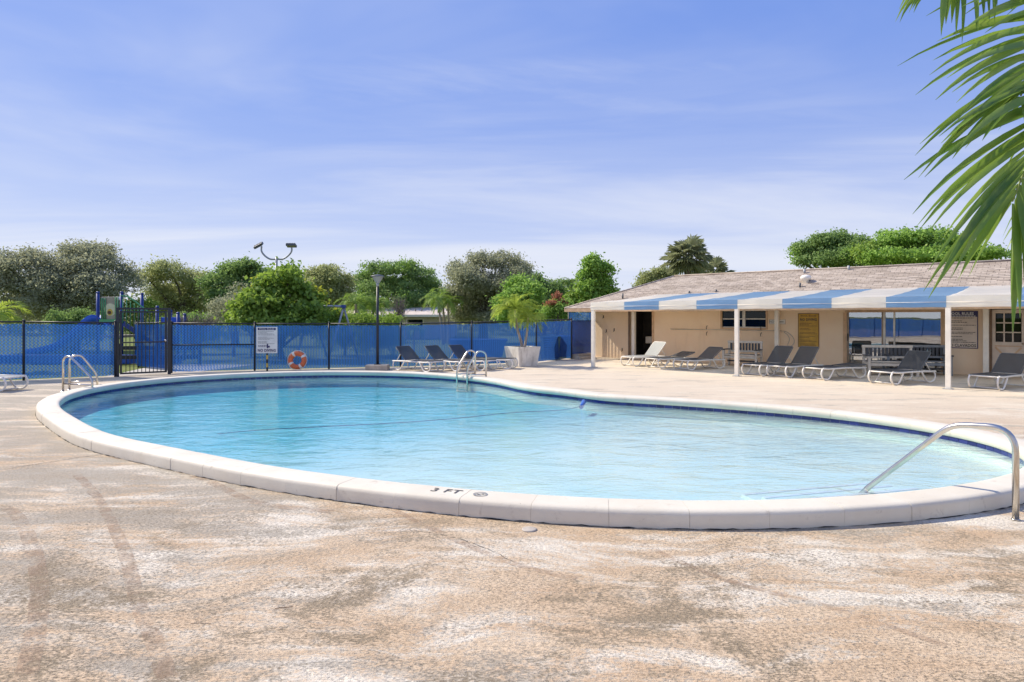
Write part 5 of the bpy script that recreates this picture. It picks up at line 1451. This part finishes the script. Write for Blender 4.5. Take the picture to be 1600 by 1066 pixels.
tree('layered_tree', 'tall layered green tree left of the clubhouse roof', 'tree', 928, 40, [(925,415,12,12),(942,422,12,10),(915,432,12,12),(938,440,16,14),(916,455,20,14),(948,458,16,14),(900,470,16,14),(930,475,30,14)], 7600, .14, 'lf_mid', TG, .16, .24, 10, mat2='lf_bright')
tree('flowering_bush', 'bush topped by red blossom beside the clubhouse corner', 'bush', 868, 31, [(868,482,17,10),(882,492,16,10),(858,494,16,9),(880,478,12,8)], 2600, .085, 'lf_mid', TG, .07, .2, 11, split=.5)
tree('blossom_spray', 'cluster of red blossom topping the bush by the clubhouse corner', 'flowers', 869, 30.6, [(872,465,3,5),(862,475,7,3),(876,473,8,3),(884,476,4,3)], 420, .07, 'lf_red', None, .03, .13, 12, split=1.4)
tree('broad_tree', 'dark green tree above the clubhouse roof beside the vents', 'tree', 1292, 46, [(1262,392,18,14),(1290,380,26,13),(1325,374,24,12),(1338,392,28,18),(1290,405,40,14),(1252,410,12,6),(1315,408,40,14)], 13000, .14, 'lf_dark', 'trees behind the clubhouse', .35, .3, 13, split=4.5, mat2='lf_mid')
tree('glossy_tree', 'dense glossy light green tree above the clubhouse roof near the palm', 'tree', 1440, 40, [(1375,392,26,18),(1415,376,36,16),(1460,378,38,16),(1500,388,30,16),(1525,400,24,12),(1400,405,50,14),(1470,405,55,14)], 15000, .125, 'lf_mid', 'trees behind the clubhouse', .35, .27, 14, split=4, mat2='lf_bright', asp=.7)
tree('small_tree', 'low dark tree just over the roof ridge left of the fan palm', 'tree', 1030, 45, [(1012,436,10,9),(1030,430,14,9),(1045,434,12,10),(1020,445,20,10)], 3600, .12, 'lf_olive', 'trees behind the clubhouse', .2, .26, 15, split=3)
tree('grey_shrub', 'half bare grey twiggy shrub between dark tree and sea grape', 'shrub', 365, 29, [(375,460,24,16),(350,478,24,16),(385,480,22,18),(340,495,20,12),(370,498,34,12)], 2400, .07, 'lf_grey', None, .08, .22, 16, 'dead_twig', .5)
# dense bare twigs of the grey shrub and the leafless sapling
def twigs(name, label, cat, px, D, top, spread, n, mat, seed):
    rnd = random.Random(seed); k = D/F; b = P(px, 0, D); t = thing(name, label, cat, (b.x, b.y, 0)); mb = MB(); H = EYE-(top-HOR)*k
    mb.tube([(0,0,0), (.05,0,H*.4), (-.02,0,H*.62)], [.05,.04,.03], 6); mb.build('trunk', M[mat], t); mb = MB()
    for i in range(n):
        a = rnd.uniform(0, 2*PI); r = spread*rnd.uniform(.2, 1); h0 = H*rnd.uniform(.25, .62); e = Vector((r*math.cos(a), r*math.sin(a), min(H, h0 + rnd.uniform(.25, .75)*(H-h0) + .1)))
        m = e*.5 + Vector((rnd.uniform(-.1,.1), rnd.uniform(-.1,.1), h0*.55)); mb.tube([(0,0,h0), m, e], [.018,.012,.005], 4)
        for j in range(4): d = Vector((rnd.gauss(0,.16), rnd.gauss(0,.16), rnd.uniform(.0,.28))); mb.tube([m.lerp(e, rnd.uniform(.2,1)), e+d], [.008,.003], 3)
    mb.build('twigs', M[mat], t)
twigs('bare_shrub', 'tangle of bare grey twigs beside the sea grape bush', 'shrub', 392, 28.2, 446, .95, 130, 'dead_twig', 4)
twigs('bare_shrub', 'low bare brown twigs over the fence beside the gate', 'shrub', 300, 26.5, 487, 1.1, 110, 'dead_twig', 6)
twigs('bare_sapling', 'leafless pale sapling in front of the neighbour roof', 'tree', 624, 33, 460, .42, 60, 'dead_twig', 7)
# hedges behind the fence
HG = 'hedges beyond the blue fence'
def hedge(label, x0, x1, top, D, mat, seed, n=3600, ls=.075):
    lob = [(x0+(x1-x0)*f, top+21+4*math.sin(f*9+seed), (x1-x0)/9+6, 13) for f in np.linspace(.04, .96, 8)] + [(x0+(x1-x0)*f, top+48, (x1-x0)/9+6, 22) for f in np.linspace(.04, .96, 6)]
    return tree('hedge', label, 'hedge', (x0+x1)/2, D, lob, n, ls, mat, HG, .05, .16, seed, split=.4)
hedge('dark hedge clump between oak and playground tower', 95, 152, 479, 29, 'lf_dark', 31)
hedge('yellowish green hedge between gate and grey shrub', 262, 345, 483, 31, 'lf_mid', 32, 4600)
hedge('trimmed bright hedge beneath the swing frame', 505, 572, 483, 30, 'lf_bright', 33)
hedge('bright clipped hedge just behind the lamp post', 560, 618, 487, 28.5, 'lf_bright', 34)
hedge('yellow-green bushes behind the playground steps', 192, 240, 462, 34, 'lf_bright', 35, 2600)
# palms beyond
palm('garden_palm', 'feathery palm left of lamp post, nearer of a pair', 'palm', P(556,0,45)*Vector((1,1,0)) if False else Vector(((556-800)*.045, 45, 0)), [(0,0,0), (.05,0,1.2), (.0,0,2.7)], .12, .09, 15, 1.7, 'lf_palm', 'palms beyond the fence', .5, .035, 22, 21)
palm('garden_palm', 'feathery palm just left of the lamp head', 'palm', Vector(((579-800)*.046, 46, 0)), [(0,0,0), (.1,0,1.2), (.25,0,2.6)], .12, .09, 15, 1.7, 'lf_palm', 'palms beyond the fence', .5, .035, 22, 22)
for i, (px, tp, D, lab) in enumerate(((684,470,41,'leaning palm with thin trunk in front of the pale roof end'),(691,462,43,'thin palm, middle of three before the live oak'),(700,474,42,'short thin palm standing nearest the live oak'))):
    z = EYE-(tp-HOR)*D/F; palm('thin_palm', lab, 'palm', Vector(((px-800)*D/F, D, 0)), [(.35-.15*i,0,0), (.2-.08*i,0,z*.5), (0,0,z)], .085, .06, 11, 1.25, 'lf_palm', 'thin palms by the live oak', .38, .03, 20, 40+i)
palm('far_palm', 'small dark palm crown on the skyline left of layered tree', 'palm', Vector(((878-800)*.052, 52, 0)), [(0,0,0), (.0,0,2.2), (.1,0,4.4)], .12, .09, 13, 1.1, 'lf_palm', 'skyline palms', .4, .04, 18, 51)
palm('far_palm', 'small palm crown touching the layered tree', 'palm', Vector(((893-800)*.052, 52, 0)), [(0,0,0), (-.1,0,2.2), (0,0,4.5)], .12, .09, 13, 1.1, 'lf_palm', 'skyline palms', .4, .04, 18, 52)
palm('young_palm', 'young yellow-green palm entering at the left edge over the fence', 'palm', Vector(((-14-800)*.021, 21, 0)), [(0,0,0), (.05,0,.8), (.1,0,1.75)], .09, .06, 13, 1.05, 'lf_yelpalm', None, .42, .03, 22, 61)
palm('tiny_palm', 'tiny young palm peeking over the fence before the pale roof', 'palm', Vector(((647-800)*.028, 28, 0)), [(0,0,0), (0,0,1.2)], .04, .03, 9, .62, 'lf_palm', None, .26, .03, 14, 62)
# fan palms behind the roof
def fan_palm(label, px, D, py, R0, n, seed, H=None):
    k = D/F; t = thing('fan_palm', label, 'palm', ((px-800)*k, D, 0), 0, 'fan palms behind the clubhouse'); rnd = random.Random(seed); zc = EYE-(py-HOR)*k
    mb = MB(); pts = [(0,0,zc*i/10) for i in range(11)]; mb.tube(pts, [.24-.006*i+.012*(i % 2) for i in range(11)], 10); mb.build('trunk', M['bark'], t)
    c = Vector((0, 0, zc))
    for i in range(n):
        az = i*2.399+rnd.uniform(-.3,.3); f = (i+.5)/n; sz = 1 - 1.85*f; el = math.asin(max(-1, min(1, sz*.98))); d = Vector((math.cos(az)*math.cos(el), math.sin(az)*math.cos(el), math.sin(el)))
        pl = R0*rnd.uniform(.42, .6); hub = c + d*pl; mb = MB(); mb.tube([c, c+d*pl*.6+Vector((0,0,.06)), hub], [.03,.02,.016], 4, False)
        sd = d.cross(Vector((0,0,1))).normalized() if abs(d.z) < .95 else Vector((1,0,0)); up = sd.cross(d); bl = R0*rnd.uniform(.46, .6); ns = 16
        for j in range(ns):
            a = -1.9 + 3.8*j/(ns-1); v = d*math.cos(a) + sd*math.sin(a) + up*.12*math.cos(a*2); l = bl*(.72+.28*math.cos(a*.7))
            w = (d*-math.sin(a) + sd*math.cos(a))*.034*R0; m = hub + v*l*.55; e = hub + v*l + Vector((0,0,-.30*l*rnd.uniform(.5,1.4)))
            mb.add([hub, m-w+up*.015, e, m+w+up*.015], [(0,1,2),(0,2,3)])
        mb.build('fan_leaf', M['lf_sabal'], t)
fan_palm('tall shaggy fan palm rising above the clubhouse roof', 1074, 42, 402, 1.62, 44, 1)
fan_palm('lower fan palm half hidden by roof beside the tall one', 1112, 47, 430, 1.6, 32, 2)
# distant woods fill the gaps along the skyline: one mass
def woods():
    rg = np.random.default_rng(77); P_ = []; N_ = []
    for i in range(190):
        x = rg.uniform(-66, 40); y = rg.uniform(62, 76); h = rg.uniform(2.6, 5.6) if x < 5 else rg.uniform(2.0, 2.8); d = rg.normal(size=(170, 3)); d[:,2] = abs(d[:,2]); d /= np.linalg.norm(d, axis=1, keepdims=True)
        P_.append(np.array([x, y, .3]) + d*np.array([2.6, 2.0, h])*rg.uniform(.7, 1.05, (170, 1))); N_.append(d + rg.normal(size=(170, 3))*.7)
    p = np.concatenate(P_); o = leaf_mesh('distant_woods', p, np.concatenate(N_), rg.uniform(.15, .34, len(p)), M['lf_olive'], None, .6, 3); o['kind'] = 'stuff'
    o['label'] = 'low mass of distant trees along the skyline'
woods()

# ================================================================== foreground palm, fronds reaching in from the right
def near_palm():
    base = Vector((4.15, 3.75, 0)); t = thing('foreground_palm', 'close palm whose long green fronds hang in at the upper right', 'palm', base)
    mb = MB(); pts = smooth_path([(0,0,0), (.06,.02,1.2), (.05,.03,2.3), (.0,.0,3.05)], 8); mb.tube(pts, [.13-.0015*i+.006*(i % 2) for i in range(len(pts))], 14); mb.build('trunk', M['bark_pale'], t)
    def frond(rpts, n, ll, seed, f0=.1, grav=.55, w=.030, fan=.5, face=(0, 0, 1), t0=.55, s1=.55):
        rnd = random.Random(seed); pts = [p - base for p in smooth_path(rpts, 8)]; N = len(pts)-1
        mb = MB(); mb.tube(pts, [.020*(1-.82*i/N) for i in range(N+1)], 7); r = mb.build('frond', M['rachis'], t)
        for i in range(n):
            f = f0 + (1-f0)*i/(n-1); k = f*N; a = min(N-1, int(k)); p = pts[a].lerp(pts[a+1], k-a); tg = (pts[a+1]-pts[a]).normalized()
            sd = tg.cross(Vector(face)).normalized(); up = sd.cross(tg)
            for s in (1, -1):
                l = ll*(.62+.42*math.sin(min(1, f)*PI*.75+.3))*rnd.uniform(.86, 1.1)*(1-.25*(f > .93)); dr = (sd*s*(.95-s1*f) + tg*(t0+fan*f) + up*rnd.uniform(-.12,.26) + tg*rnd.uniform(-.12,.12)).normalized()
                q = [p + dr*.01]; v = dr.copy(); S = 7
                for j in range(S): v = (v + Vector((0,0,-grav*(.06+.30*(j/S)**1.2)*rnd.uniform(.75,1.25)))).normalized(); q.append(q[-1] + v*l/S)
                wd = [.25,.75,1,1,.9,.68,.38,.04]; vs = []; mb = MB(); ww = w*rnd.uniform(.8,1.15); tw_ = rnd.uniform(-.7,.7)
                for j in range(S+1):
                    d = (q[min(j+1,S)]-q[max(j-1,0)]).normalized(); x = d.cross(up if abs(d.dot(up)) < .95 else sd).normalized(); y = x.cross(d); x, y = x*math.cos(tw_)+y*math.sin(tw_), y*math.cos(tw_)-x*math.sin(tw_)
                    vs += [q[j]-x*ww*wd[j]*.5+y*ww*wd[j]*.14, q[j]-y*ww*wd[j]*.08, q[j]+x*ww*wd[j]*.5+y*ww*wd[j]*.14]
                mb.add([z-p for z in vs], [(j*3+c, j*3+c+1, (j+1)*3+c+1, (j+1)*3+c) for j in range(S) for c in (0,1)], True)
                mb.build('leaflet', M['frond'], r, tuple(p))
    T = base + Vector((0,0,3.05))
    frond([T, P(1740,-90,3.3), P(1690,20,3.15), P(1655,130,3.05), P(1615,230,2.95), P(1582,315,2.9)], 40, .86, 3, .08, .34, .038, .95, (.15, -1, .25), .12, .62)
    frond([T, P(1780,-40,3.45), P(1720,60,3.3), P(1690,160,3.25), P(1665,270,3.2)], 22, .72, 12, .12, .6, .032, .7, (.3, -1, .5), .3, .6)
    frond([T, P(1750,-150,3.4), P(1690,-90,3.25), P(1655,0,3.1), P(1620,90,3.0), P(1595,150,2.95)], 28, .74, 13, .10, .30, .032, .8, (.1, -1, .3), .10, .6)
    frond([T, P(1790,-140,3.5), P(1690,-150,3.35), P(1600,-120,3.2), P(1530,-75,3.1), P(1480,-30,3.05)], 44, .46, 5, .12, 1.2, .028, .30, (0, -1, .5))
    frond([T, P(1830,60,3.4), P(1760,160,3.1), P(1700,270,2.95), P(1672,300,2.9)], 26, .42, 8, .16, .8, .026, .5)
    frond([T, T+Vector((.5,.5,.6)), T+Vector((1.1,1.0,.5)), T+Vector((1.6,1.4,-.1))], 22, .6, 9)
    frond([T, T+Vector((.5,-.5,.6)), T+Vector((1.1,-1.1,.45)), T+Vector((1.5,-1.5,-.2))], 22, .6, 10)
near_palm()
